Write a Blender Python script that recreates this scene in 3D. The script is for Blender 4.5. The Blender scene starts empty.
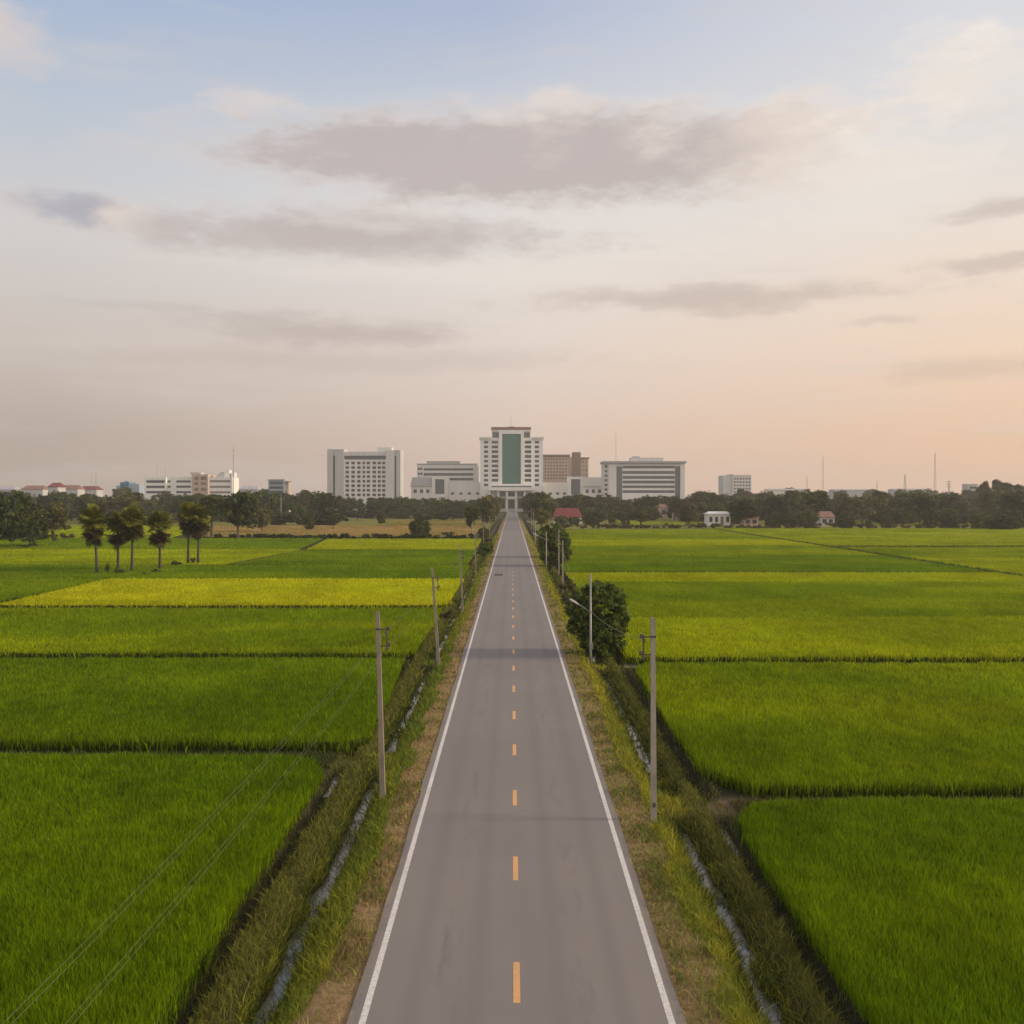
import bpy, math, random
import numpy as np

random.seed(7)
rng = np.random.default_rng(11)
R = math.radians
CAMX, CAMH, F, HY = -0.115, 12.0, 1000.0, 498.0
C = bpy.context.scene.collection

# ------------------------------------------------------------------ helpers
def fx(px, d): return (px - 512.0) * d / F + CAMX
def fz(py, d): return CAMH - (py - HY) * d / F

def hash2(ix, iy, seed):
    h = (ix.astype(np.int64) * 374761393 + iy.astype(np.int64) * 668265263 + seed * 1442695041) & 0x7fffffff
    h = ((h ^ (h >> 13)) * 1274126177) & 0x7fffffff
    return ((h ^ (h >> 16)) & 0xffff) / 65535.0

def vnoise(x, y, seed=0):
    x = np.asarray(x, float); y = np.asarray(y, float)
    ix = np.floor(x); iy = np.floor(y); u = x - ix; v = y - iy
    u = u * u * (3 - 2 * u); v = v * v * (3 - 2 * v)
    a = hash2(ix, iy, seed); b = hash2(ix + 1, iy, seed); c = hash2(ix, iy + 1, seed); d = hash2(ix + 1, iy + 1, seed)
    return (a * (1 - u) + b * u) * (1 - v) + (c * (1 - u) + d * u) * v

def fbm(x, y, seed=0, oct=3):
    s = 0; a = 0.5; t = 0
    for k in range(oct):
        s = s + a * vnoise(np.asarray(x) * 2 ** k, np.asarray(y) * 2 ** k, seed + k * 17); t += a; a *= 0.5
    return s / t

def tag(o, label=None, cat=None, group=None, kind=None):
    if label: o['label'] = label
    if cat: o['category'] = cat
    if group: o['group'] = group
    if kind: o['kind'] = kind
    return o

def empty(name, loc, label=None, cat=None, group=None, rz=0.0, scale=None):
    o = bpy.data.objects.new(name, None); C.objects.link(o)
    o.empty_display_size = 0.3
    o.location = loc; o.rotation_euler = (0, 0, rz)
    if scale: o.scale = scale
    return tag(o, label, cat, group)

def link(name, me, mat, parent=None, smooth=False):
    o = bpy.data.objects.new(name, me); C.objects.link(o)
    if mat is not None and len(me.materials) == 0: me.materials.append(mat)
    if smooth:
        me.polygons.foreach_set('use_smooth', [True] * len(me.polygons))
    if parent is not None: o.parent = parent
    return o

def np_mesh(name, V, n, col=None, smooth=False):
    """mesh of polygons with n corners each, V = (k*n, 3) unshared corners"""
    V = np.asarray(V, np.float32).reshape(-1, 3)
    k = len(V) // n
    me = bpy.data.meshes.new(name)
    me.vertices.add(len(V)); me.vertices.foreach_set('co', V.ravel())
    me.loops.add(len(V)); me.loops.foreach_set('vertex_index', np.arange(len(V), dtype=np.int32))
    me.polygons.add(k); me.polygons.foreach_set('loop_start', np.arange(k, dtype=np.int32) * n)
    me.update(calc_edges=True)
    if col is not None:
        a = me.color_attributes.new('Col', 'FLOAT_COLOR', 'POINT')
        c4 = np.ones((len(V), 4), np.float32); c4[:, :3] = col
        a.data.foreach_set('color', c4.ravel())
    return me

class MB:
    def __init__(self): self.v = []; self.f = []
    def quadbox(self, c):
        b = len(self.v); self.v += c
        self.f += [(b, b+3, b+2, b+1), (b+4, b+5, b+6, b+7), (b, b+1, b+5, b+4), (b+1, b+2, b+6, b+5), (b+2, b+3, b+7, b+6), (b+3, b, b+4, b+7)]
    def box(self, x0, x1, y0, y1, z0, z1):
        self.quadbox([(x0,y0,z0),(x1,y0,z0),(x1,y1,z0),(x0,y1,z0),(x0,y0,z1),(x1,y0,z1),(x1,y1,z1),(x0,y1,z1)]); return self
    def prism(self, poly, z0, z1):
        b = len(self.v); n = len(poly)
        self.v += [(x, y, z0) for x, y in poly] + [(x, y, z1) for x, y in poly]
        self.f.append(tuple(b + n + i for i in range(n))); self.f.append(tuple(b + i for i in reversed(range(n))))
        for i in range(n):
            j = (i + 1) % n; self.f.append((b+i, b+j, b+n+j, b+n+i))
        return self
    def tube(self, pts, rad, n=8, square=False, cap=True):
        b0 = len(self.v); P = [np.array(p, float) for p in pts]
        for i, p in enumerate(P):
            t = P[min(i+1, len(P)-1)] - P[max(i-1, 0)]; t = t / (np.linalg.norm(t) + 1e-9)
            ref = np.array([0, 1, 0.]) if abs(t[2]) > 0.8 else np.array([0, 0, 1.])
            u = np.cross(ref, t); u /= np.linalg.norm(u) + 1e-9; w = np.cross(t, u)
            r = rad[i] if hasattr(rad, '__len__') else rad
            for k in range(n):
                a = 2 * math.pi * (k + (0.5 if square else 0)) / n
                self.v.append(tuple(p + r * (math.cos(a) * u + math.sin(a) * w)))
        for i in range(len(P) - 1):
            for k in range(n):
                k2 = (k + 1) % n; a = b0 + i * n
                self.f.append((a + k, a + k2, a + n + k2, a + n + k))
        if cap:
            self.f.append(tuple(b0 + k for k in reversed(range(n))))
            e = b0 + (len(P) - 1) * n; self.f.append(tuple(e + k for k in range(n)))
        return self
    def mesh(self, name, off=(0, 0, 0)):
        me = bpy.data.meshes.new(name)
        me.from_pydata([(a - off[0], b - off[1], c - off[2]) for a, b, c in self.v], [], self.f); me.update()
        return me
    def build(self, name, mat, parent=None, smooth=False, off=None):
        o_ = off if off is not None else (tuple(parent.location) if parent is not None else (0, 0, 0))
        if parent is not None and parent.parent is not None and off is None:
            o_ = tuple(parent.parent.location)
        return link(name, self.mesh(name, o_), mat, parent, smooth)

# ------------------------------------------------------------------ materials
def new_mat(name):
    m = bpy.data.materials.new(name); m.use_nodes = True
    nt = m.node_tree; b = nt.nodes['Principled BSDF']
    return m, nt, b

def N(nt, t, **kw):
    n = nt.nodes.new(t)
    for k, v in kw.items():
        if hasattr(n, k): setattr(n, k, v)
    return n

def MATH(nt, op, a, b=None, c=None, clamp=False):
    n = nt.nodes.new('ShaderNodeMath'); n.operation = op; n.use_clamp = clamp
    for i, v in enumerate((a, b, c)):
        if v is None: continue
        if isinstance(v, (int, float)): n.inputs[i].default_value = v
        else: nt.links.new(v, n.inputs[i])
    return n.outputs[0]

def MIX(nt, f, a, b, blend='MIX'):
    n = nt.nodes.new('ShaderNodeMix'); n.data_type = 'RGBA'; n.blend_type = blend
    for i, v in ((0, f), (6, a), (7, b)):
        if isinstance(v, (int, float)): n.inputs[i].default_value = v
        elif isinstance(v, (tuple, list)): n.inputs[i].default_value = (v[0], v[1], v[2], 1)
        else: nt.links.new(v, n.inputs[i])
    return n.outputs[2]

def NOISE(nt, scale, detail=4, rough=0.55, vec=None, stretch=None, dims=None):
    n = nt.nodes.new('ShaderNodeTexNoise'); n.inputs['Scale'].default_value = scale
    n.inputs['Detail'].default_value = detail; n.inputs['Roughness'].default_value = rough
    if vec is not None:
        if stretch:
            mp = nt.nodes.new('ShaderNodeMapping'); mp.inputs['Scale'].default_value = stretch
            nt.links.new(vec, mp.inputs['Vector']); vec = mp.outputs[0]
        nt.links.new(vec, n.inputs['Vector'])
    return n

def RANGE(nt, v, a, b, c=0.0, d=1.0, smooth=False):
    n = nt.nodes.new('ShaderNodeMapRange'); n.interpolation_type = 'SMOOTHSTEP' if smooth else 'LINEAR'
    nt.links.new(v, n.inputs[0])
    for i, x in enumerate((a, b, c, d)): n.inputs[i + 1].default_value = x
    return n.outputs[0]

def OBJC(nt): return nt.nodes.new('ShaderNodeTexCoord').outputs['Object']
def POS(nt): return nt.nodes.new('ShaderNodeNewGeometry').outputs['Position']

def plain(name, col, rough=0.7, var=0.25, scale=1.0, stretch=None, bump=0.0, metal=0.0, spec=0.3, world=False, objvar=0.0):
    m, nt, b = new_mat(name)
    vec = POS(nt) if world else OBJC(nt)
    n1 = NOISE(nt, scale, 5, 0.6, vec, stretch)
    f = RANGE(nt, n1.outputs[0], 0.25, 0.75)
    lo = tuple(c * (1 - var) for c in col); hi = tuple(min(1, c * (1 + var * 0.6)) for c in col)
    c = MIX(nt, f, lo, hi)
    if objvar:
        oi = nt.nodes.new('ShaderNodeObjectInfo')
        k = RANGE(nt, oi.outputs['Random'], 0, 1, 1 - objvar, 1 + objvar)
        cmb = nt.nodes.new('ShaderNodeCombineColor')
        for i in range(3): nt.links.new(k, cmb.inputs[i])
        c = MIX(nt, 1.0, c, cmb.outputs[0], 'MULTIPLY')
    nt.links.new(c, b.inputs['Base Color'])
    b.inputs['Roughness'].default_value = rough; b.inputs['Metallic'].default_value = metal
    b.inputs['Specular IOR Level'].default_value = spec
    if bump:
        bp = nt.nodes.new('ShaderNodeBump'); bp.inputs['Strength'].default_value = bump; bp.inputs['Distance'].default_value = 0.02
        nt.links.new(n1.outputs[0], bp.inputs['Height']); nt.links.new(bp.outputs[0], b.inputs['Normal'])
    return m

def wall_mat(name, col, streak=0.18):
    m, nt, b = new_mat(name)
    v = POS(nt)
    n1 = NOISE(nt, 0.6, 4, 0.6, v, (1, 1, 0.12))
    n2 = NOISE(nt, 0.08, 3, 0.5, v)
    f = RANGE(nt, n1.outputs[0], 0.35, 0.75)
    c = MIX(nt, f, col, tuple(x * (1 - streak) for x in col))
    c = MIX(nt, RANGE(nt, n2.outputs[0], 0.3, 0.7, 0, 0.5), c, tuple(x * y for x, y in zip(col, (0.9, 0.88, 0.84))))
    nt.links.new(c, b.inputs['Base Color']); b.inputs['Roughness'].default_value = 0.8
    b.inputs['Specular IOR Level'].default_value = 0.2
    return m

def glass_mat(name, col, rough=0.12, var=0.5):
    m, nt, b = new_mat(name)
    oi = nt.nodes.new('ShaderNodeObjectInfo')
    n1 = NOISE(nt, 0.5, 2, 0.5, POS(nt))
    f = MATH(nt, 'ADD', MATH(nt, 'MULTIPLY', oi.outputs['Random'], 0.6), MATH(nt, 'MULTIPLY', n1.outputs[0], 0.4))
    c = MIX(nt, f, tuple(x * (1 - var) for x in col), tuple(x * (1 + var) for x in col))
    nt.links.new(c, b.inputs['Base Color']); b.inputs['Roughness'].default_value = rough
    b.inputs['Specular IOR Level'].default_value = 0.5
    return m

def leaf_mat(name, transl=0.3, hue=0.0, objvar=0.2, rough=0.6, spec=0.12):
    """colour from the per-leaf attribute, varied by object"""
    m, nt, b = new_mat(name)
    at = nt.nodes.new('ShaderNodeAttribute'); at.attribute_name = 'Col'
    c = at.outputs['Color']
    if objvar:
        oi = nt.nodes.new('ShaderNodeObjectInfo')
        a = MIX(nt, oi.outputs['Random'], (1 - objvar, 1 - objvar * 0.8, 1 - objvar), (1 + objvar * 1.1, 1 + objvar * 0.8, 1 + objvar))
        c = MIX(nt, 1.0, c, a, 'MULTIPLY')
    nt.links.new(c, b.inputs['Base Color']); b.inputs['Roughness'].default_value = rough
    b.inputs['Specular IOR Level'].default_value = spec
    if transl:
        t = nt.nodes.new('ShaderNodeBsdfTranslucent'); nt.links.new(c, t.inputs['Color'])
        mx = nt.nodes.new('ShaderNodeMixShader'); mx.inputs[0].default_value = transl
        out = nt.nodes['Material Output']
        nt.links.new(b.outputs[0], mx.inputs[1]); nt.links.new(t.outputs[0], mx.inputs[2]); nt.links.new(mx.outputs[0], out.inputs['Surface'])
    return m

def field_mat(name, col, col2):
    m, nt, b = new_mat(name)
    v = POS(nt)
    n1 = NOISE(nt, 3.0, 6, 0.7, v, (1, 0.6, 1)); n2 = NOISE(nt, 0.05, 3, 0.6, v, (0.5, 1.6, 1))
    c = MIX(nt, RANGE(nt, n1.outputs[0], 0.3, 0.7), tuple(x * 0.75 for x in col), tuple(x * 1.15 for x in col))
    c = MIX(nt, RANGE(nt, n2.outputs[0], 0.42, 0.68, 0, 0.8), c, col2)
    nt.links.new(c, b.inputs['Base Color']); b.inputs['Roughness'].default_value = 0.9; b.inputs['Specular IOR Level'].default_value = 0.05
    bp = nt.nodes.new('ShaderNodeBump'); bp.inputs['Strength'].default_value = 0.8; bp.inputs['Distance'].default_value = 0.25
    nt.links.new(n1.outputs[0], bp.inputs['Height']); nt.links.new(bp.outputs[0], b.inputs['Normal'])
    return m

M = {}
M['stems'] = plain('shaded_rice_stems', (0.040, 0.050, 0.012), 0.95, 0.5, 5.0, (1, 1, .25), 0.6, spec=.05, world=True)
M['rice'] = leaf_mat('rice_leaf', 0.38, objvar=0.0, rough=0.7, spec=0.02)
M['grass'] = leaf_mat('verge_leaf', 0.3, objvar=0.0, rough=0.7, spec=0.03)
M['leaf'] = leaf_mat('tree_leaf', 0.22, objvar=0.22)
M['palm_leaf'] = leaf_mat('palm_leaf', 0.15, objvar=0.12, rough=0.5)
M['bark'] = plain('bark', (0.11, 0.085, 0.062), 0.9, 0.4, 3.0, (1, 1, 0.3), 0.5)
M['palebark'] = plain('pale_bark', (0.26, 0.23, 0.19), 0.9, 0.35, 3.0, (1, 1, 0.3), 0.3)
M['palm_bark'] = plain('palm_bark', (0.075, 0.062, 0.052), 0.9, 0.4, 4.0, (0.4, 0.4, 2.0), 0.6)
M['white'] = wall_mat('painted_white_wall', (0.80, 0.78, 0.755))
M['offwhite'] = wall_mat('off_white_wall', (0.72, 0.69, 0.655))
M['grey'] = wall_mat('grey_wall', (0.50, 0.49, 0.485))
M['palegrey'] = wall_mat('pale_grey_wall', (0.62, 0.61, 0.60))
M['brown'] = wall_mat('brown_wall', (0.56, 0.43, 0.35))
M['tan'] = wall_mat('tan_wall', (0.52, 0.40, 0.325))
M['darkbrown'] = wall_mat('dark_brown_wall', (0.24, 0.18, 0.145))
M['redbrown'] = wall_mat('roof_edge_brown', (0.25, 0.15, 0.12))
M['roofgrey'] = wall_mat('grey_roof', (0.36, 0.355, 0.35))
M['blue'] = wall_mat('blue_wall', (0.10, 0.24, 0.36))
M['paleblue'] = wall_mat('pale_blue_wall', (0.34, 0.40, 0.46))
M['redroof'] = wall_mat('red_roof', (0.19, 0.045, 0.045), 0.4)
M['rustroof'] = wall_mat('rusty_roof', (0.24, 0.135, 0.105), 0.35)
M['lilacroof'] = wall_mat('lilac_metal_roof', (0.40, 0.38, 0.42), 0.25)
M['glass'] = glass_mat('dark_window_glass', (0.055, 0.062, 0.068))
M['band'] = glass_mat('band_glass', (0.085, 0.10, 0.105), 0.15, 0.35)
M['brownglass'] = glass_mat('brown_window_glass', (0.24, 0.185, 0.15), 0.2, 0.4)
M['greyglass'] = glass_mat('grey_glazing', (0.10, 0.11, 0.115), 0.15, 0.2)
M['concrete'] = plain('pole_concrete', (0.34, 0.30, 0.245), 0.9, 0.35, 2.5, (1, 1, 0.35), 0.4)
M['olddarkconcrete'] = plain('weathered_pole', (0.27, 0.225, 0.175), 0.9, 0.4, 2.5, (1, 1, 0.35), 0.4)
M['galv'] = plain('galvanised_steel', (0.27, 0.265, 0.25), 0.5, 0.2, 3.0, None, 0.0, 0.4)
M['lampwhite'] = plain('lamp_white', (0.50, 0.50, 0.48), 0.4, 0.1, 2.0)
M['porcelain'] = plain('insulator', (0.12, 0.08, 0.06), 0.3, 0.3, 6.0)
M['iron'] = plain('bracket_iron', (0.12, 0.10, 0.09), 0.6, 0.3, 6.0, None, 0, 0.5)
M['wire'] = plain('wire', (0.13, 0.135, 0.08), 0.5, 0.2, 1.0)
M['mast'] = plain('mast_steel', (0.34, 0.32, 0.31), 0.6, 0.2, 0.5)
M['carpaint'] = plain('car_paint', (0.62, 0.62, 0.63), 0.25, 0.05, 2.0, spec=0.5)
M['tyre'] = plain('tyre', (0.02, 0.02, 0.02), 0.8, 0.2, 5.0)
M['carglass'] = glass_mat('car_glass', (0.02, 0.022, 0.025), 0.05, 0.1)

def green_curtain():
    m, nt, b = new_mat('green_curtain_glass')
    v = POS(nt)
    br = nt.nodes.new('ShaderNodeTexBrick'); br.offset = 0.0
    mp = nt.nodes.new('ShaderNodeMapping'); mp.inputs['Rotation'].default_value = (R(90), 0, 0)
    nt.links.new(v, mp.inputs['Vector']); nt.links.new(mp.outputs[0], br.inputs['Vector'])
    br.inputs['Scale'].default_value = 1.0; br.inputs['Brick Width'].default_value = 1.5; br.inputs['Row Height'].default_value = 2.0
    br.inputs['Mortar Size'].default_value = 0.06
    br.inputs['Color1'].default_value = (0.045, 0.150, 0.120, 1); br.inputs['Color2'].default_value = (0.035, 0.120, 0.097, 1)
    br.inputs['Mortar'].default_value = (0.06, 0.11, 0.095, 1)
    n2 = NOISE(nt, 0.06, 3, 0.5, v)
    c = MIX(nt, RANGE(nt, n2.outputs[0], 0.35, 0.7, 0, 0.6), br.outputs[0], (0.055, 0.165, 0.135))
    nt.links.new(c, b.inputs['Base Color']); b.inputs['Roughness'].default_value = 0.25
    return m
M['curtain'] = green_curtain()

def asphalt_mat():
    m, nt, b = new_mat('aged_asphalt')
    v = POS(nt)
    fine = NOISE(nt, 55.0, 3, 0.7, v); mid = NOISE(nt, 0.45, 5, 0.6, v, (1, 0.12, 1)); big = NOISE(nt, 0.12, 4, 0.6, v, (0.6, 1, 1))
    c = MIX(nt, RANGE(nt, fine.outputs[0], 0.3, 0.7), (0.160, 0.138, 0.129), (0.240, 0.208, 0.194))
    c = MIX(nt, RANGE(nt, mid.outputs[0], 0.35, 0.7, 0, 0.42), c, (0.142, 0.127, 0.122))
    c = MIX(nt, RANGE(nt, big.outputs[0], 0.45, 0.75, 0, 0.35), c, (0.245, 0.212, 0.193))
    # worn wheel tracks and a darker uncovered shoulder
    sx = nt.nodes.new('ShaderNodeSeparateXYZ'); nt.links.new(v, sx.inputs[0])
    ax = MATH(nt, 'ABSOLUTE', sx.outputs[0])
    tr = MATH(nt, 'ABSOLUTE', MATH(nt, 'SUBTRACT', MATH(nt, 'ABSOLUTE', MATH(nt, 'SUBTRACT', ax, 1.75)), 0.75))
    c = MIX(nt, RANGE(nt, tr, 0.0, 0.42, 0.38, 0.0, True), c, (0.150, 0.130, 0.124))
    sh = RANGE(nt, ax, 3.6, 3.75, 0, 0.55)
    c = MIX(nt, sh, c, (0.140, 0.124, 0.120))
    oil = NOISE(nt, 0.9, 6, .7, v, (2.5, .35, 1)); om = RANGE(nt, MATH(nt, 'ABSOLUTE', MATH(nt, 'SUBTRACT', ax, 1.75)), .1, .7, 1, 0, True)
    c = MIX(nt, MATH(nt, 'MULTIPLY', RANGE(nt, oil.outputs[0], .52, .72, 0, .5), om), c, (0.10, 0.09, 0.088))
    spk = NOISE(nt, 14.0, 4, .8, v); c = MIX(nt, RANGE(nt, spk.outputs[0], .58, .74, 0, .35), c, (0.32, 0.28, 0.26))
    dust = NOISE(nt, 1.6, 5, .7, v, (1, .3, 1)); c = MIX(nt, MATH(nt, 'MULTIPLY', RANGE(nt, dust.outputs[0], .42, .65, 0, .8), RANGE(nt, ax, 3.45, 3.9, 0, 1)), c, (0.27, 0.21, 0.14))
    # old cracks / sealed joints across the lane
    cr = nt.nodes.new('ShaderNodeTexVoronoi'); cr.feature = 'DISTANCE_TO_EDGE'; cr.inputs['Scale'].default_value = 0.22
    wv = NOISE(nt, 1.2, 4, 0.6, v)
    ad = nt.nodes.new('ShaderNodeVectorMath'); ad.operation = 'MULTIPLY_ADD'
    nt.links.new(wv.outputs['Color'], ad.inputs[0]); ad.inputs[1].default_value = (1.5, 1.5, 0); nt.links.new(v, ad.inputs[2])
    nt.links.new(ad.outputs[0], cr.inputs['Vector'])
    msk = RANGE(nt, NOISE(nt, 0.07, 2, 0.5, v).outputs[0], 0.60, 0.70)
    ck = MATH(nt, 'MULTIPLY', RANGE(nt, cr.outputs['Distance'], 0.0, 0.008, 0.7, 0.0), msk)
    c = MIX(nt, ck, c, (0.09, 0.08, 0.075))
    nt.links.new(c, b.inputs['Base Color']); b.inputs['Roughness'].default_value = 0.85; b.inputs['Specular IOR Level'].default_value = 0.25
    bp = nt.nodes.new('ShaderNodeBump'); bp.inputs['Strength'].default_value = 0.25; bp.inputs['Distance'].default_value = 0.01
    nt.links.new(fine.outputs[0], bp.inputs['Height']); nt.links.new(bp.outputs[0], b.inputs['Normal'])
    return m
M['asphalt'] = asphalt_mat()

def paint_mat(name, col, worn):
    m, nt, b = new_mat(name)
    v = POS(nt)
    n = NOISE(nt, 9.0, 6, 0.7, v); n2 = NOISE(nt, 0.3, 3, 0.6, v)
    f = MATH(nt, 'ADD', MATH(nt, 'MULTIPLY', n.outputs[0], 0.65), MATH(nt, 'MULTIPLY', n2.outputs[0], 0.35))
    c = MIX(nt, RANGE(nt, f, 0.40, 0.64, 0, worn), col, (0.22, 0.185, 0.165))
    nt.links.new(c, b.inputs['Base Color']); b.inputs['Roughness'].default_value = 0.7
    return m
M['whiteline'] = paint_mat('white_road_paint', (0.64, 0.60, 0.56), 0.6)
M['yellowline'] = paint_mat('yellow_road_paint', (0.66, 0.33, 0.115), 0.45)

def ground_mat():
    m, nt, b = new_mat('ground_soil_and_grass')
    at = nt.nodes.new('ShaderNodeAttribute'); at.attribute_name = 'Col'
    v = POS(nt)
    n1 = NOISE(nt, 6.0, 6, 0.75, v); n2 = NOISE(nt, 0.25, 4, 0.6, v)
    k = RANGE(nt, n1.outputs[0], 0.25, 0.75, 0.55, 1.35)
    cmb = nt.nodes.new('ShaderNodeCombineColor')
    for i in range(3): nt.links.new(k, cmb.inputs[i])
    c = MIX(nt, 1.0, at.outputs['Color'], cmb.outputs[0], 'MULTIPLY')
    c = MIX(nt, RANGE(nt, n2.outputs[0], 0.5, 0.75, 0, 0.35), c, (0.10, 0.085, 0.04))
    nt.links.new(c, b.inputs['Base Color']); b.inputs['Roughness'].default_value = 0.95; b.inputs['Specular IOR Level'].default_value = 0.05
    bp = nt.nodes.new('ShaderNodeBump'); bp.inputs['Strength'].default_value = 0.7; bp.inputs['Distance'].default_value = 0.05
    nt.links.new(n1.outputs[0], bp.inputs['Height']); nt.links.new(bp.outputs[0], b.inputs['Normal'])
    return m
M['ground'] = ground_mat()

def water_mat():
    m, nt, b = new_mat('milky_ditch_water')
    v = POS(nt)
    n2 = NOISE(nt, 2.6, 6, 0.7, v, (1.6, .8, 1)); n3 = NOISE(nt, .5, 3, .6, v)
    f = MATH(nt, 'ADD', MATH(nt, 'MULTIPLY', n2.outputs[0], .7), MATH(nt, 'MULTIPLY', n3.outputs[0], .3))
    c = MIX(nt, RANGE(nt, f, 0.36, 0.66), (0.165, 0.158, 0.132), (0.070, 0.067, 0.046))
    nt.links.new(c, b.inputs['Base Color']); b.inputs['Roughness'].default_value = 0.02; b.inputs['Specular IOR Level'].default_value = 0.7
    return m
M['water'] = water_mat()

# ------------------------------------------------------------------ terrain
LP = np.array([(0,-.06),(3.8,-.06),(4.6,-.04),(5.4,-.16),(5.72,-.44),(6.02,-.72),(6.28,-.74),(6.62,-.40),(6.95,-.1),(7.5,-.12),(7.72,-.5),(7.98,-.5),(8.2,-.1),(9e3,-.1)])
RP = np.array([(0,-.06),(3.8,-.06),(4.5,-.04),(5.4,-.14),(5.84,-.44),(6.16,-.72),(6.42,-.74),(6.76,-.40),(7.05,-.1),(7.4,-.12),(7.6,-.55),(7.9,-.55),(8.1,-.1),(9e3,-.1)])
CROSS_L = [(46.0, .9), (73.2, .7)]
CROSS_R = [(39.3, .9), (71.2, .5)]
def height(x, y):
    x = np.asarray(x, float); y = np.asarray(y, float)
    a = np.abs(x)
    wob = (vnoise(y / 6.0, x * 0 + 3.3, 5) - 0.5) * 0.16 + (vnoise(y / 1.1, a * 1.5 + 8.3, 9) - 0.5) * 0.12 + (vnoise(y / .6, a * 2.5 + 2.3, 19) - 0.5) * 0.10
    w = np.clip((a - 4.8) / 0.8, 0, 1) * np.clip((9.2 - a) / 0.8, 0, 1)
    ax = a + wob * w
    z = np.where(x < 0, np.interp(ax, LP[:, 0], LP[:, 1]), np.interp(ax, RP[:, 0], RP[:, 1]))
    for lst, sgn in ((CROSS_L, -1), (CROSS_R, 1)):
        for yc, hw in lst:
            t = np.clip((hw + 0.5 - np.abs(y - yc + (vnoise(a * 1.3, y * 0, 4) - .5) * .8)) / 0.5, 0, 1)
            t = t * (np.sign(x) == sgn) * (a > 5.4) * (a < 8.6)
            z = z * (1 - t) + (-0.16) * t
    # shallow silted stretches that interrupt the ditch water further off
    silt = np.clip((fbm(y / 1.5, a * 2.2 + np.sign(x) * 4 + 20, 31) - 0.63) / 0.10, 0, 1) * .76
    z = np.where((a > 5.5) & (a < 7.2), np.maximum(z, -0.9 + 0.40 * silt), z)
    bump = (fbm(x * 1.7, y * 1.7, 2) - 0.5) * 0.10 * np.clip((a - 4.2) / 0.5, 0, 1) * np.clip((400 - y) / 200, 0, 1) * np.where((a > 5.9) & (a < 6.75), .35, 1)
    return z + bump

DRY = np.array((0.25, 0.165, 0.085)); EARTH = np.array((0.17, 0.115, 0.07)); GREEN = np.array((0.095, 0.130, 0.018))
OLIVE = np.array((0.15, 0.135, 0.026)); MUD = np.array((0.036, 0.034, 0.018)); BUND = np.array((0.065, 0.072, 0.02)); FARG = np.array((0.14, 0.15, 0.025))
def lerp(a, b, t): return a + (b - a) * t[..., None]
def ground_col(x, y):
    a = np.abs(x); n = fbm(x * 0.8, y * 0.35, 21); n2 = fbm(x * 0.25 + 9, y * 0.06, 23)
    left = x < 0
    c = np.zeros(x.shape + (3,)) + DRY
    edge = np.where(left, 4.75, 4.95) + (n - 0.5) * 1.1
    vg = lerp(np.zeros(x.shape + (3,)) + GREEN, np.zeros(x.shape + (3,)) + OLIVE, np.where(left, np.clip(n2 * 1.4 - .3, 0, 1), np.clip(n2 * 1.2 + 0.2, 0, 1)))
    c = lerp(c, vg, np.clip((a - edge) / 0.3, 0, 1))
    c = lerp(c, np.zeros(x.shape + (3,)) + MUD, np.clip((a - 5.7) / 0.2, 0, 1))
    c = lerp(c, np.zeros(x.shape + (3,)) + BUND, np.clip((a - 6.85) / 0.15, 0, 1))
    c = lerp(c, np.zeros(x.shape + (3,)) + MUD, np.clip((a - 7.5) / 0.1, 0, 1))
    far = np.clip((y - 300) / 80, 0, 1) * np.clip((a - 8.5), 0, 1)
    nf = fbm(x / 40, y / 40, 40)
    fc = lerp(np.zeros(x.shape + (3,)) + FARG, np.zeros(x.shape + (3,)) + np.array((0.19, 0.165, 0.04)), np.clip(nf * 2 - .6, 0, 1))
    c = lerp(c, fc, far)
    c = lerp(c, np.zeros(x.shape + (3,)) + np.array((0.07, 0.075, 0.03)), np.clip((y - 560) / 60, 0, 1))
    for lst, s in ((CROSS_R, 1), (CROSS_L, -1)):
        for yc, hw in lst[:1]:
            t = np.clip((hw + .4 - np.abs(y - yc)) / .5, 0, 1) * (np.sign(x) == s) * np.clip((a - 5.6) / .3, 0, 1) * np.clip((9.5 - a) / .8, 0, 1)
            c = lerp(c, np.zeros(x.shape + (3,)) + (EARTH if s > 0 else BUND * 1.2), t * 0.8)
    return c

def grid_mesh(name, xs, ys, fz_, fc):
    X, Y = np.meshgrid(xs, ys); Z = fz_(X, Y); c = fc(X, Y)
    nx, ny = len(xs), len(ys)
    me = bpy.data.meshes.new(name)
    me.vertices.add(nx * ny); me.vertices.foreach_set('co', np.stack([X, Y, Z], -1).astype(np.float32).ravel())
    i = np.arange((ny - 1) * nx).reshape(ny - 1, nx)[:, :-1].ravel()
    q = np.stack([i, i + 1, i + nx + 1, i + nx], -1).astype(np.int32)
    me.loops.add(q.size); me.loops.foreach_set('vertex_index', q.ravel())
    me.polygons.add(len(q)); me.polygons.foreach_set('loop_start', np.arange(len(q), dtype=np.int32) * 4)
    me.polygons.foreach_set('use_smooth', np.ones(len(q), bool))
    me.update(calc_edges=True)
    a = me.color_attributes.new('Col', 'FLOAT_COLOR', 'POINT')
    c4 = np.ones((nx * ny, 4), np.float32); c4[:, :3] = c.reshape(-1, 3); a.data.foreach_set('color', c4.ravel())
    return me

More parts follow.
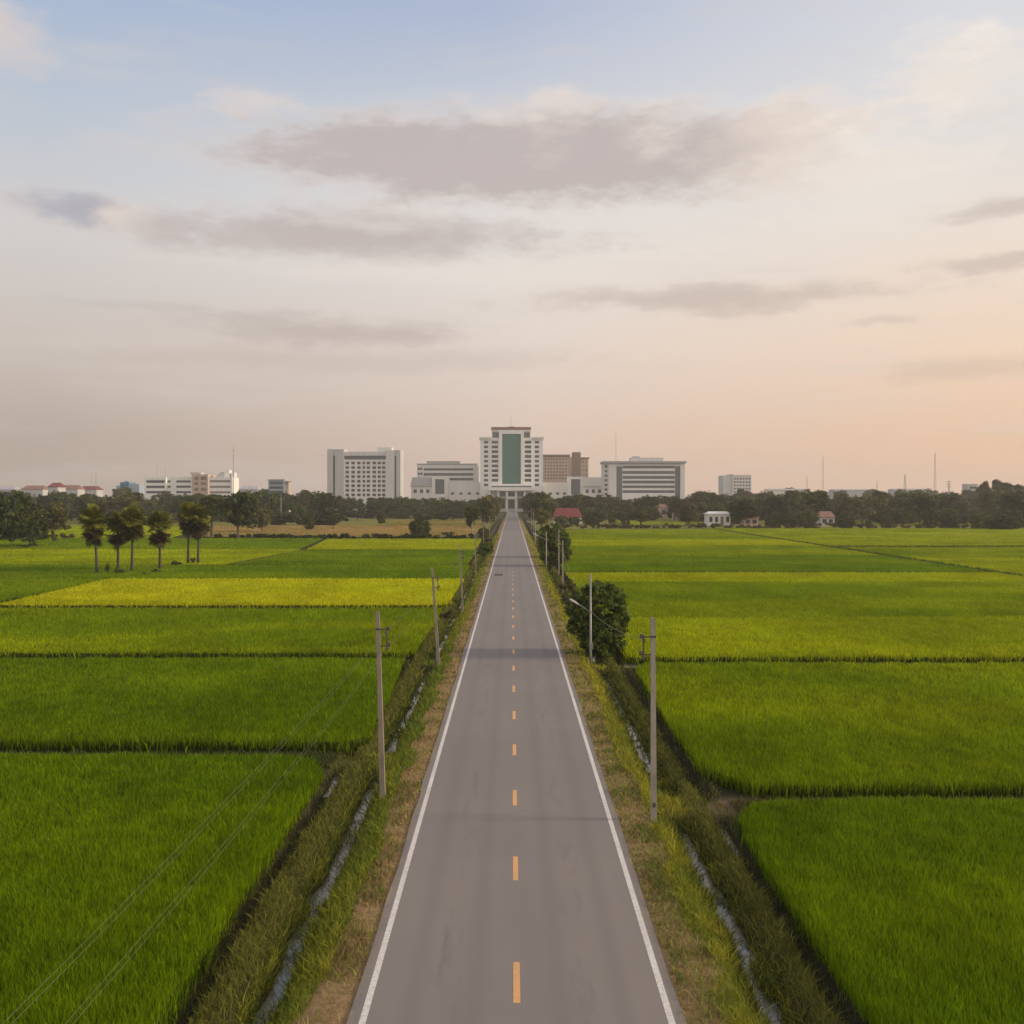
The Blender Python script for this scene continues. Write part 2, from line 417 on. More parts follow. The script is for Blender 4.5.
GX = 3200.0
half = np.concatenate([[0, 2.0], np.arange(3.6, 9.2, 0.13), [10, 12, 15, 20, 30, 45, 60, 76, 90, 120, 180, 260, 400, 700, 1200, 2000, GX]])
xs = np.concatenate([-half[:0:-1], half])
ys = np.concatenate([[-300, -60, 0, 10], np.arange(15, 130, 0.5), np.arange(130, 320, 2.5), np.arange(320, 620, 12), [650, 700, 800, 950, 1200, 1600, 2200, 3300]])
tag(link('ground', grid_mesh('ground', xs, ys, height, ground_col), M['ground']), kind='structure')

# road, markings -----------------------------------------------------------
def ribbon(name, x0, x1, ysegs, z, mat, wob=0.0, seed=1):
    V = []; Fc = []
    for a, b in ysegs:
        n = max(1, int((b - a) / 2.0)) if b - a < 400 else int((b - a) / 2.5)
        yy = np.linspace(a, b, n + 1); base = len(V)
        for y in yy:
            w0 = (vnoise(y / 0.9, 1.5, seed) - .5) * wob; w1 = (vnoise(y / 0.9, 7.5, seed + 3) - .5) * wob
            V += [(x0 + float(w0), y, z), (x1 + float(w1), y, z)]
        for i in range(n): Fc.append((base + 2*i, base + 2*i + 1, base + 2*i + 3, base + 2*i + 2))
    me = bpy.data.meshes.new(name); me.from_pydata(V, [], Fc); me.update()
    return tag(link(name, me, mat), kind='structure')
ribbon('road', -3.86, 3.84, [(-60, 868)], 0.0, M['asphalt'], 0.14)
ribbon('edge_line', -3.62, -3.46, [(-60, 860)], 0.004, M['whiteline'])
ribbon('edge_line', 3.46, 3.62, [(-60, 860)], 0.004, M['whiteline'])
ribbon('centre_line', -0.085, 0.085, [(23.76 + 7.62 * k, 25.85 + 7.62 * k) for k in range(-4, 19)], 0.004, M['yellowline'])
tag(link('road_patch', MB().prism([(-2.9, 154.5), (-1.6, 154.2), (-1.5, 158), (-2.8, 158.4)], 0.001, 0.008).mesh('road_patch'), plain('dark_patch', (0.05, 0.048, 0.046), 0.8, 0.2)), kind='structure')  # flat patch, darker than the asphalt round it

# ditch water --------------------------------------------------------------
def water(x0, x1, y0, y1, z):
    me = bpy.data.meshes.new('ditch_water'); me.from_pydata([(x0, y0, z), (x1, y0, z), (x1, y1, z), (x0, y1, z)], [], [(0, 1, 2, 3)]); me.update()
    tag(link('ditch_water', me, M['water']), kind='structure')
water(-6.95, -5.6, 0, 330, -0.635); water(5.65, 7.1, 0, 330, -0.635)
water(7.5, 8.0, 34.8, 38.1, -0.47); water(7.9, 11.0, 71.0, 72.2, -0.085); water(-8.05, -7.65, 41.5, 44.9, -0.42)

# ------------------------------------------------------------------ scatter of blades
def visible(x, y, margin=6.0):
    return (y > 17) & (np.abs(x) < 0.535 * y + margin)

def inside(poly, x, y):
    r = np.zeros(len(x), bool); n = len(poly)
    for i in range(n):
        x1, y1 = poly[i]; x2, y2 = poly[(i + 1) % n]
        if y1 == y2: continue
        c = ((y1 > y) != (y2 > y)) & (x < (x2 - x1) * (y - y1) / (y2 - y1) + x1)
        r ^= c
    return r

def edge_dist(poly, x, y):
    d = np.full(len(x), 1e9); n = len(poly)
    for i in range(n):
        p = np.array(poly[i]); q = np.array(poly[(i + 1) % n]); e = q - p; L2 = (e ** 2).sum()
        t = np.clip(((x - p[0]) * e[0] + (y - p[1]) * e[1]) / L2, 0, 1)
        d = np.minimum(d, np.hypot(x - p[0] - t * e[0], y - p[1] - t * e[1]))
    return d

def sample(x0, x1, y0, y1, dens):
    """points with density dens(y) inside a box, row bands by distance"""
    X = []; Y = []
    y = max(y0, 17.0)
    while y < y1:
        yb = min(y1, y * 1.12); w0 = max(x0, -(0.535 * yb + 6)); w1 = min(x1, 0.535 * yb + 6)
        if w1 > w0:
            n = int(dens((y + yb) / 2) * (w1 - w0) * (yb - y))
            X.append(rng.uniform(w0, w1, n)); Y.append(rng.uniform(y, yb, n))
        y = yb
    if not X: return np.zeros(0), np.zeros(0)
    x = np.concatenate(X); y = np.concatenate(Y)
    k = visible(x, y); return x[k], y[k]

def blades(x, y, z0, L, w, lean, col, bend=0.5):
    """two-piece blades as quads: root pair, mid pair / mid pair, tip pair. returns corner array (k*4,3), colours"""
    n = len(x); th = rng.uniform(0, 2 * np.pi, n); ph = rng.uniform(0, 2 * np.pi, n)
    ux, uy = np.cos(th), np.sin(th); lx, ly = np.cos(ph) * lean, np.sin(ph) * lean
    base = np.stack([x, y, z0], -1)
    u = np.stack([ux, uy, np.zeros(n)], -1) * (w / 2)[:, None]
    mid = base + np.stack([lx * L * 0.4, ly * L * 0.4, L * 0.62], -1)
    tip = base + np.stack([lx * L * (0.8 + bend), ly * L * (0.8 + bend), L], -1)
    a = np.stack([base - u * .7, base + u * .7, mid + u, mid - u], 1)
    b = np.stack([mid - u, mid + u, tip + u * .12, tip - u * .12], 1)
    V = np.concatenate([a, b], 1).reshape(-1, 3)
    return V, np.repeat(col, 8, axis=0)

def rice_density(d): return float(np.clip(520 * (30.0 / d) ** 2.1, 3.2, 640))

def rice_field(poly, h, base, alt, label, patch=0.05, seed=0, blades_on=True, name='rice_field', cat='rice field', wscale=1.0, slabmul=1.0):
    base = np.array(base); alt = np.array(alt)
    ar = sum(poly[i][0] * poly[(i + 1) % len(poly)][1] - poly[(i + 1) % len(poly)][0] * poly[i][1] for i in range(len(poly)))
    if ar < 0: poly = poly[::-1]
    near = min(p[1] for p in poly) < 115
    if near:
        q = []
        for i in range(len(poly)):
            a, b = np.array(poly[i]), np.array(poly[(i + 1) % len(poly)]); ln = float(np.hypot(*(b - a))); k = max(1, int(ln / .55))
            for j in range(k):
                p = a + (b - a) * j / k; nrm = np.array((-(b - a)[1], (b - a)[0])) / ln
                far_out = abs(p[0]) > .535 * max(p[1], 15) + 12
                wobv = 0 if far_out else (float(vnoise(p[0] * 1.1 + 5, p[1] * 1.1, seed)) - .5) * .34 + (float(vnoise(p[0] * .25 + 5, p[1] * .25, seed + 5)) - .5) * .5
                if not (far_out and 0 < j): q.append(tuple(p + nrm * (wobv * .8 + .30)))
        slabpoly = q
    else: slabpoly = poly
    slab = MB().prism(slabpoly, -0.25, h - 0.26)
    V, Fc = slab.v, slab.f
    px = [p[0] for p in poly]; py = [p[1] for p in poly]
    x, y = sample(min(px), max(px), min(py), max(py), rice_density)
    k = inside(poly, x, y); x, y = x[k], y[k]
    ed = edge_dist(poly, x, y)
    n = len(x); d = y
    q_ = np.clip(70 / d, .3, 1)
    hv = fbm(x / 1.1, y / 1.1, 50 + seed) * 0.22 * q_ + fbm(x / 9, y / 9, 60 + seed) * 0.20 * q_ - 0.21 * q_
    L0 = np.clip(0.30 + rng.uniform(-.08, .10, n), .1, 1)
    top = h + hv * 1.0 + rng.uniform(-.09, .07, n)
    low = np.clip(1 - ed / 0.40, 0, 1) * (rng.random(n) < 0.45)
    z0 = np.where(low > 0.05, rng.uniform(-.1, .3, n), top - L0 - 0.12)
    top = top - np.clip(1 - ed / 0.3, 0, 1) * rng.uniform(0, .25, n)
    L = np.maximum(top - z0, 0.15)
    w = np.maximum(0.015, d * 0.00070) * rng.uniform(.7, 1.4, n) * wscale
    t = np.clip((fbm(x * patch, y * patch * 2.2, 70 + seed) - 0.38) / 0.3, 0, 1)
    jit = (1 + rng.uniform(-.36, .36, n) * q_) * (1 + (fbm(x / .7, y / 1.6, 80 + seed) - .5) * .5 * q_ + (fbm(x / 5, y / 9, 90 + seed) - .5) * .5)
    col = (base * (1 - t[:, None]) + alt * t[:, None]) * jit[:, None]
    col[:, 0] *= rng.uniform(.88, 1.16, n)
    BV, BC = blades(x, y, z0, L, w, rng.uniform(.05, .32, n), col)
    if near:
        fxs = []; 
        for i in range(len(slabpoly)):
            a, b = np.array(slabpoly[i]), np.array(slabpoly[(i + 1) % len(slabpoly)]); ln = float(np.hypot(*(b - a)))
            if abs(a[0]) > .535 * max(a[1], 15) + 9 and abs(b[0]) > .535 * max(b[1], 15) + 9: continue
            dm = max(18., (a[1] + b[1]) / 2); k = int(ln * 75 * (30 / dm) ** .9)
            t_ = rng.random((k, 1)); nr = np.array((-(b - a)[1], (b - a)[0])) / ln
            fxs.append(a + (b - a) * t_ + nr * rng.normal(-.05, .12, (k, 1)))
        P = np.concatenate(fxs); P = P[(P[:, 1] > 17) & (np.abs(P[:, 0]) < .535 * P[:, 1] + 7)]; k = len(P)
        dusky = rng.random(k) < .72  # shade at the field's foot is put into these blades' colour
        fc = np.where(dusky[:, None], np.array((0.060, 0.085, 0.006)), base) * rng.uniform(.45, 1.4, k)[:, None]
        hh = np.where(dusky, rng.uniform(.25, .85, k), rng.uniform(.6, 1.08, k)) * (h + .15)
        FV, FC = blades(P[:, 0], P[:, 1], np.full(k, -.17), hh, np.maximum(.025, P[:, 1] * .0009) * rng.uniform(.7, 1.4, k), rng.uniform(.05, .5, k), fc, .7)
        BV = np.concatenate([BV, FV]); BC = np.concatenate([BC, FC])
    # rows of sheets of the slab as quads/ngon added to the same mesh through from_pydata-free arrays
    me = bpy.data.meshes.new(name)
    nv0 = len(V); allV = np.concatenate([np.array(V, np.float32), BV.astype(np.float32)])
    me.vertices.add(len(allV)); me.vertices.foreach_set('co', allV.ravel())
    li = []; ls = []; s = 0
    for f in Fc: ls.append(s); li += list(f); s += len(f)
    nb = len(BV) // 4
    li = np.concatenate([np.array(li, np.int32), np.arange(len(BV), dtype=np.int32) + nv0])
    ls = np.concatenate([np.array(ls, np.int32), s + np.arange(nb, dtype=np.int32) * 4])
    me.loops.add(len(li)); me.loops.foreach_set('vertex_index', li)
    me.polygons.add(len(ls)); me.polygons.foreach_set('loop_start', ls)
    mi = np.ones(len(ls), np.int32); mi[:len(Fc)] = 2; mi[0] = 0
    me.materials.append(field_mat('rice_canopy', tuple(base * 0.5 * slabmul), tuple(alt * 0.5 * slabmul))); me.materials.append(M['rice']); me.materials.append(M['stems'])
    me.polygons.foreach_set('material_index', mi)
    me.update(calc_edges=True)
    a = me.color_attributes.new('Col', 'FLOAT_COLOR', 'POINT')
    c4 = np.ones((len(allV), 4), np.float32); c4[:nv0, :3] = base; c4[nv0:, :3] = BC; a.data.foreach_set('color', c4.ravel())
    return tag(link(name, me, None), label, cat, kind='stuff')

def rc(x0, x1, y0, y1, c=0.9, which='ne nw se sw'):
    """rectangle with chamfered corners, counter-clockwise"""
    p = []
    def corner(x, y, sx, sy, tagc):
        if tagc in which:
            a = [(x - sx * c, y), (x - sx * c * .35, y - sy * c * .35 * .6), (x, y - sy * c)]
            return a
        return [(x, y)]
    sw = corner(x0, y0, -1, -1, 'sw'); se = corner(x1, y0, 1, -1, 'se'); ne = corner(x1, y1, 1, 1, 'ne'); nw = corner(x0, y1, -1, 1, 'nw')
    return sw[::-1] + se + ne[::-1] + nw

DKG = (0.128, 0.212, 0.003); MDG = (0.180, 0.255, 0.003); LTG = (0.255, 0.315, 0.004); YLG = (0.330, 0.380, 0.005); YEL = (0.48, 0.485, 0.008); PALE = (0.24, 0.245, 0.035); TANC = (0.38, 0.27, 0.11)
# fields west of the road
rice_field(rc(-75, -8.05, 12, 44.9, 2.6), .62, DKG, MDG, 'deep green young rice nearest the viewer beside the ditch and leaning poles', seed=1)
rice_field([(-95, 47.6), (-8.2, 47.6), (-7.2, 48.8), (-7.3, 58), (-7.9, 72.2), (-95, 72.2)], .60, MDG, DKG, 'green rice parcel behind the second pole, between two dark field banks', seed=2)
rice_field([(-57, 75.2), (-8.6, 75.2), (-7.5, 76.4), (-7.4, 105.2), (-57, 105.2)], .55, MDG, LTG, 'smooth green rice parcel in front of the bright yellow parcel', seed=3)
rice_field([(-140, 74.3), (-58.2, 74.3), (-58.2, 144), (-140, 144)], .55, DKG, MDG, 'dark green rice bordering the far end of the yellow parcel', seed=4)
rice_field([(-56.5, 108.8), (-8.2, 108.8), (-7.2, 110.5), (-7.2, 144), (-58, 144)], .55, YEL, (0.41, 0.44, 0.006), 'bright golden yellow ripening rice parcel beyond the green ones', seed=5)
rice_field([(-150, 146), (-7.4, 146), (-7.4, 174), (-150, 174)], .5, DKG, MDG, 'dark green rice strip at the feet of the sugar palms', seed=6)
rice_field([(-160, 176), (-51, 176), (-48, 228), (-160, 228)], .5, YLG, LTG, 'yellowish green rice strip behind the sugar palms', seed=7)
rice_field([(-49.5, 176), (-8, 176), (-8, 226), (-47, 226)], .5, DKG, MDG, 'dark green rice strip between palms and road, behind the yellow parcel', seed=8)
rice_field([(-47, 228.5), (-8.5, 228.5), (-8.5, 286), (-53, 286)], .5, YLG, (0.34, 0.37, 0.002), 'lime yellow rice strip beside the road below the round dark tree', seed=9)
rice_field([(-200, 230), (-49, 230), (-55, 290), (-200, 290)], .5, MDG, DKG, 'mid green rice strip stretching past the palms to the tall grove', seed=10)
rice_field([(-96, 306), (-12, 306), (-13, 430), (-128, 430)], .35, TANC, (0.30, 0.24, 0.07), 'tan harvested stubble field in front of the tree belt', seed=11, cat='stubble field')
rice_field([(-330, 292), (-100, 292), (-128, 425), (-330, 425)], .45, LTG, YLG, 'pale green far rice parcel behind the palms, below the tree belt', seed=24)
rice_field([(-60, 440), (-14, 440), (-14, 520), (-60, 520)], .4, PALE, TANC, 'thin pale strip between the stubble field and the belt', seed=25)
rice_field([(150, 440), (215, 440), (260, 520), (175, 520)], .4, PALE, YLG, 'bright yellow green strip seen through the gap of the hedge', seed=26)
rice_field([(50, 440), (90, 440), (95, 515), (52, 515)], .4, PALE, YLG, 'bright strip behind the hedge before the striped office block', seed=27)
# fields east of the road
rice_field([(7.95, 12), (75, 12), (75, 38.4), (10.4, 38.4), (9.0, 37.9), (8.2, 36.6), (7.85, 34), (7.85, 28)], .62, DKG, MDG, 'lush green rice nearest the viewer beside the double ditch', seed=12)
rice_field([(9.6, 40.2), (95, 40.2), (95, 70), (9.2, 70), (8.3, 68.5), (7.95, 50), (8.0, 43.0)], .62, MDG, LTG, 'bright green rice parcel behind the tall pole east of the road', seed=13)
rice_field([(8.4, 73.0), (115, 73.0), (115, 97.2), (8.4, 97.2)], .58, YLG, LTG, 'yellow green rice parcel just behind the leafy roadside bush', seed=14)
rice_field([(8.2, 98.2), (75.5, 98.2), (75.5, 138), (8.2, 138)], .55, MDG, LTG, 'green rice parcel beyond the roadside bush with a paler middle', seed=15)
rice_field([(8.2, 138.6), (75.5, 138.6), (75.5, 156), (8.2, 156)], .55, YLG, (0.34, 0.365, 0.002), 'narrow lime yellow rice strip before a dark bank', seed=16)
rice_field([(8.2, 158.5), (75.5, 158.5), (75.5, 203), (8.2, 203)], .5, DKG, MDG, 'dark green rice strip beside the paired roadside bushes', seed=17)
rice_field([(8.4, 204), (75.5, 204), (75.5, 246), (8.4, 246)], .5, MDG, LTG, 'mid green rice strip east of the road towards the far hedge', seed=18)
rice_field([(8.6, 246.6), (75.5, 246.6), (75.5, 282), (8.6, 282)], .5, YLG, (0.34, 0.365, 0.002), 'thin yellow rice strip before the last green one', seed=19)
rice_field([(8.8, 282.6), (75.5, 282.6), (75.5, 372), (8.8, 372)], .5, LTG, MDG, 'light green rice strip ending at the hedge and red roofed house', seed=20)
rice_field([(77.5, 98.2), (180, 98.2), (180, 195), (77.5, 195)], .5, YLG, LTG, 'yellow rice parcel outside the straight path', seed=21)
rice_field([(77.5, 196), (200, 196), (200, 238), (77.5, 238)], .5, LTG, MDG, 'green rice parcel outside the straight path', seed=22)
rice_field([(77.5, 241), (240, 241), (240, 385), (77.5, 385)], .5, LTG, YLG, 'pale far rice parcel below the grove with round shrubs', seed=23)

# verge grass ---------------------------------------------------------------
def verge(side, label):
    def dens(d): return float(np.clip(300 * (30.0 / d) ** 1.9, 4.0, 340))
    s = -1 if side == 'w' else 1
    x, y = sample(3.78, 8.3, 12, 330, dens) if s > 0 else sample(-8.3, -3.78, 12, 330, dens)
    a = np.abs(x); n = fbm(x * .8, y * .35, 21); n2 = fbm(x * .25 + 9, y * .06, 23); c2 = fbm(x * 1.1, y * 1.1, 25)
    z = height(x, y)
    edge = (4.75 if s < 0 else 4.95) + (n - .5) * 1.1
    drypart = a < edge
    keep = np.where(drypart, (rng.random(len(x)) < np.clip((c2 - np.where(x > 0, .14, .25)) * 3.0, 0.10, .95)) & (a > 3.88 + (c2 - .5) * .5), True)
    keep &= ~((z < -0.635) | ((z < -0.56) & (rng.random(len(x)) < .4)))
    pit = (a > 7.55); keep &= ~(pit & (rng.random(len(x)) < .7))
    x, y, a, n, n2, c2, z, drypart = [v[keep] for v in (x, y, a, n, n2, c2, z, drypart)]
    m = len(x)
    g = GREEN * 1.35; o = np.array((0.32, 0.29, 0.03)) if s > 0 else np.array((0.25, 0.24, 0.025))
    t = np.clip(n2 * 1.4 - .25, 0, 1) if s < 0 else np.clip(n2 * 1.3 + .06, 0, 1)
    t = np.clip(t + (c2 - .5) * 1.2, 0, 1)
    col = g * (1 - t[:, None]) + o * t[:, None]
    col = np.where(drypart[:, None], np.array((0.36, 0.245, 0.11)) * (1 - .35 * (c2[:, None] > .55)) + np.array((-.11, .02, -.05)) * (rng.random(m) > np.where(x > 0, .35, .6))[:, None], col)
    bund = a > 6.6
    col = np.where(bund[:, None], np.array((0.135, 0.140, 0.026)) * (0.75 + .6 * c2[:, None]), col)
    col = np.where((bund & (rng.random(m) < .12))[:, None], np.array((0.20, 0.16, 0.05)), col)
    col = col * rng.uniform(.65, 1.35, m)[:, None]
    L = np.where(drypart, .16, np.where(bund, .22, .24)) * rng.uniform(.5, 1.5, m) * (.6 + .9 * c2)
    L = L * np.where(a < 4.3, .8, 1)
    w = np.maximum(.016, y * .00075) * rng.uniform(.7, 1.5, m)
    V, Cc = blades(x, y, z - .02, L, w, rng.uniform(.1, .8, m), col, .7)
    o = link('verge_grass', np_mesh('verge_grass', V, 4, Cc), M['grass'])
    tag(o, label, 'grass', kind='stuff')
verge('w', 'green and straw coloured grass along the verge with the row of weathered poles')
verge('e', 'yellow olive grass along the verge with the lamp posts and bushes')

def reeds(side, label):
    sg = -1 if side == 'w' else 1
    x, y = sample(*sorted((sg * 5.6, sg * 7.0)), 15, 260, lambda d: 300 * (30 / d) ** 1.5)
    z = height(x, y); c2 = fbm(x * 2.0, y * .9, 125); c3 = fbm(x * 3.1 + 40, y * 1.6, 135); k = (z < -.3) & (rng.random(len(x)) < np.where(z > -.63, np.clip((c2 - .30) * 4, .15, 1), np.clip((c3 - .56) * 7, 0, .8)))
    x, y, z, c2 = x[k], y[k], z[k], c2[k]; n = len(x)
    c = np.where((rng.random(n) < .25)[:, None], np.array((.26, .22, .05)), np.array((.075, .105, .016))) * rng.uniform(.6, 1.4, n)[:, None]
    V, Cc = blades(x, y, np.maximum(z, -.66) - .03, rng.uniform(.14, .42, n) * np.where(z < -.63, .7, 1), np.maximum(.018, y * .00075) * rng.uniform(.7, 1.5, n), rng.uniform(.3, 1.0, n), c, .8)
    tag(link('ditch_reeds', np_mesh('ditch_reeds', V, 4, Cc), M['grass']), label, 'reeds', kind='stuff')
reeds('w', 'rough reeds hanging over the ditch along the weathered poles')
reeds('e', 'rough reeds hanging over the ditch on the lamp post side')
# bank weeds along cross banks (darker rough grass)
def bank(x0, x1, y0, y1, label, dens=170, hgt=.3, col=(0.06, 0.075, 0.02)):
    x, y = sample(x0, x1, y0, y1, lambda d: dens * (40 / d) ** 1.3)
    n = len(x); z = height(x, y)
    c = np.array(col) * rng.uniform(.6, 1.5, n)[:, None]
    V, Cc = blades(x, y, z - .03, hgt * rng.uniform(.4, 1.3, n), np.maximum(.02, y * .0008) * rng.uniform(.7, 1.4, n), rng.uniform(.1, .7, n), c, .6)
    tag(link('bank_weeds', np_mesh('bank_weeds', V, 4, Cc), M['grass']), label, 'weeds', kind='stuff')
bank(-40, -8.3, 44.8, 47.1, 'dark weeds on the bank between the two nearest green parcels')
bank(-55, -8.3, 72.5, 74.2, 'dark weeds on the bank before the smooth green parcel')
bank(-60, -8.3, 106.1, 107.5, 'dark weeds on the bank along the yellow parcel', hgt=.4)
bank(8.5, 40, 38.3, 39.8, 'olive weeds and bare earth on the bank ending at the tall pole', col=(0.10, 0.085, 0.03))
bank(11, 60, 70.1, 72.3, 'dark weeds on the bank behind the bright green parcel')
bank(8.4, 80, 156.1, 158.4, 'dark weeds on the bank before the dark green strip', hgt=.5)
bank(77, 240, 238.2, 240.9, 'dark weeds on the far bank across the outer eastern parcels', hgt=.7, dens=200)
bank(75.7, 77.4, 98, 375, 'dark weeds lining the straight path through the far fields', hgt=.6, dens=90)

# ------------------------------------------------------------------ trees
def leaf_cloud(cent, rad, n, size, cols, up=0.3, aspect=1.7):
    """n leaf diamonds scattered in clumps: cent (k,3), rad (k,)"""
    k = rng.integers(0, len(cent), n)
    d = rng.normal(size=(n, 3)); d /= np.linalg.norm(d, axis=1)[:, None]
    r = rad[k] * rng.random(n) ** 0.45
    p = cent[k] + d * r[:, None] * np.array((1, 1, .75))
    nrm = d * 0.6 + rng.normal(size=(n, 3)) * 0.6; nrm[:, 2] += up; nrm /= np.linalg.norm(nrm, axis=1)[:, None]
    t = np.cross(nrm, rng.normal(size=(n, 3))); t /= np.linalg.norm(t, axis=1)[:, None]
    b = np.cross(nrm, t); s = size * rng.uniform(.6, 1.4, n)
    t *= (s * aspect / 2)[:, None]; b *= (s / 2)[:, None]
    droop = nrm * (s * -.15)[:, None]
    V = np.stack([p - t + droop, p - b * 1.0, p + t + droop, p + b * 1.0], 1).reshape(-1, 3)
    ck = rng.uniform(.7, 1.35, len(cent))[k] * rng.uniform(.75, 1.3, n)
    hue = rng.random(len(cent))[k]
    c0, c1 = np.array(cols[0]), np.array(cols[1])
    col = (c0 * (1 - hue[:, None]) + c1 * hue[:, None]) * ck[:, None]
    return V, np.repeat(col, 4, axis=0)

def crown_clumps(W, H, zc, nl, nc, crad, shape='round'):
    """clump centres on uneven lobes"""
    lob = []
    for i in range(nl):
        a = rng.uniform(0, 2 * math.pi); e = rng.uniform(-.75, 1.0)
        q = math.sqrt(max(0, 1 - e * e * .8)) * rng.uniform(.35, .75)
        if shape == 'cone': q *= (1.05 - e) * .55
        lob.append((math.cos(a) * q * W / 2, math.sin(a) * q * W / 2, zc + e * H / 2 * .62, rng.uniform(.26, .46) * min(W, H * 1.1) * .62 * ((1.15 - e * .6) if shape == 'cone' else 1)))
    cen = []; rad = []
    while len(cen) < nc:
        l = lob[rng.integers(nl)]
        d = rng.normal(size=3); d /= np.linalg.norm(d)
        if d[2] < -.6 and rng.random() < .6: continue
        r = l[3] * rng.uniform(.62, 1.06)
        cen.append((l[0] + d[0] * r, l[1] + d[1] * r, l[2] + d[2] * r * .85)); rad.append(crad * rng.uniform(.6, 1.35))
    return np.array(cen), np.array(rad), lob

def bush_clumps(W, H, nc, crad, seed):
    d = rng.normal(size=(nc, 3)); d /= np.linalg.norm(d, axis=1)[:, None]
    r = rng.uniform(.45, 1, nc) ** .5
    nz = .55 + .85 * fbm(d[:, 0] * 2.2 + 7, d[:, 1] * 2.2 + d[:, 2] * 1.7, seed, 2)
    p = d * (r * nz)[:, None] * np.array((W / 2, W / 2, H / 2)); p[:, 2] += H * .5
    lob = [tuple(p[i] * np.array((.7, .7, 1))) + (1,) for i in rng.integers(0, nc, 10)]
    return p, crad * rng.uniform(.55, 1.3, nc), lob

def trunk_mesh(zt, r0, lob, n_limb=6, fork=.45):
    m = MB(); bend = [(rng.uniform(-.2, .2), rng.uniform(-.2, .2)) for _ in range(3)]
    pts = [(0, 0, -.3), (bend[0][0] * .5, bend[0][1] * .5, zt * fork * .5), (bend[1][0], bend[1][1], zt * fork), (bend[2][0] * 2, bend[2][1] * 2, zt * .85)]
    m.tube(pts, [r0 * 1.25, r0, r0 * .8, r0 * .3], 7)
    for l in lob[:n_limb]:
        s = pts[2] if rng.random() < .6 else pts[1]
        mid = ((s[0] + l[0]) / 2 * .9, (s[1] + l[1]) / 2 * .9, (s[2] + l[2]) / 2 + .2)
        m.tube([s, mid, (l[0], l[1], l[2])], [r0 * .5, r0 * .32, r0 * .1], 5)
    return m

DARKL = ((0.036, 0.056, 0.014), (0.068, 0.082, 0.018)); MIDL = ((0.054, 0.080, 0.017), (0.098, 0.106, 0.022)); YELL = ((0.115, 0.130, 0.018), (0.19, 0.155, 0.025))
BROWNL = ((0.068, 0.078, 0.022), (0.110, 0.096, 0.030))
PROTO = {}
def make_proto(key, W, H, trunk_h, nl, nc, crad, nleaf, size, cols, shape='round', r0=None):
    zc = trunk_h + H / 2
    cen, rad, lob = bush_clumps(W, H, nc, crad, nl) if key.startswith('round') else crown_clumps(W, H, zc, nl, nc, crad, shape)
    V, cc = leaf_cloud(cen, rad, nleaf, size, cols)
    V[:, 2] = np.maximum(V[:, 2], .05)
    crown = np_mesh('crown', V, 4, cc); crown.materials.append(M['leaf'])
    tr = trunk_mesh(trunk_h + H * .8, r0 or .022 * (H + trunk_h) + .04, lob).mesh('trunk'); tr.materials.append(M['bark'])
    PROTO[key] = (crown, tr, float(V[:, 2].max()), float(np.percentile(np.hypot(V[:, 0], V[:, 1]), 98)) * 2)
for i in range(4): make_proto(f'broad{i}', 9 + i, 9.0, 1.1, 14 + i, 190, 1.0, 6200, .42, (DARKL, MIDL, DARKL, BROWNL)[i])
make_proto('tall0', 6.5, 12, 1.1, 14, 170, .9, 5400, .38, MIDL); make_proto('tall1', 5.5, 11.5, 1.2, 13, 150, .85, 4600, .38, BROWNL)
make_proto('round0', 6.5, 6.4, .1, 16, 120, .75, 5000, .32, DARKL); make_proto('round1', 7.5, 5.8, .05, 16, 120, .8, 5000, .34, MIDL)
make_proto('yellow0', 6, 7, .7, 10, 120, .8, 5000, .32, YELL); make_proto('pine0', 5, 13, 1.6, 14, 160, .8, 5200, .38, BROWNL, 'cone')
make_proto('shrub0', 2.2, 1.5, .1, 6, 40, .3, 900, .14, MIDL); make_proto('shrub1', 2.6, 1.3, .1, 6, 40, .3, 900, .14, BROWNL)

def tree(key, x, y, h, w, label, group=None, cat='tree', name='tree', bark=None, rz=None):
    crown, tr, ph, pw = PROTO[key]
    z = float(height(np.array([x]), np.array([y]))[0])
    r = empty(name, (x, y, z), label, cat, group, rng.uniform(0, 6.28) if rz is None else rz, (w / pw, w / pw, h / ph))
    for nm, me in (('crown', crown), ('trunk', tr)):
        o = bpy.data.objects.new(nm, me); C.objects.link(o); o.parent = r
        if bark and nm == 'trunk':
            o.material_slots[0].link = 'OBJECT'; o.material_slots[0].material = bark
    return r

def tree_px(key, px, basey, topy, wpx, label, d=None, **kw):
    d = d or CAMH * F / (basey - HY)
    return tree(key, fx(px, d), d, fz(topy, d), wpx * d / F, label, **kw)

# belt trees: many, in groups told apart by the landmark behind them
def belt(n, px0, px1, d0, d1, ty0, ty1, label, group, keys=('broad0', 'broad1', 'broad2', 'broad3', 'tall0', 'tall1'), w=(.9, 1.45), minh=6):
    for i in range(n):
        px = px0 + (px1 - px0) * (i + rng.random()) / n; d = rng.uniform(d0, d1)
        ty = rng.uniform(ty0, ty1); h = max(minh, fz(ty, d))
        k = keys[rng.integers(len(keys))]
        if abs(fx(px, d)) < 9.5: continue
        ww = h * rng.uniform(*w) * (0.62 if k.startswith(('tall', 'pine')) else 1.0)
        tree(k, fx(px, d), d, h, ww, label, group)
belt(13, -10, 130, 470, 640, 489, 498, 'dark tree in the hazy belt below the red roofed town', 'trees below the red roofed town')
belt(10, 130, 245, 480, 640, 490, 499, 'dark tree in the hazy belt below the long white building with terraces', 'trees below the long white terraces')
belt(10, 243, 330, 500, 680, 487, 496, 'dark tree in the belt between the small blue tower and the grey slab block', 'trees beside the grey slab block')
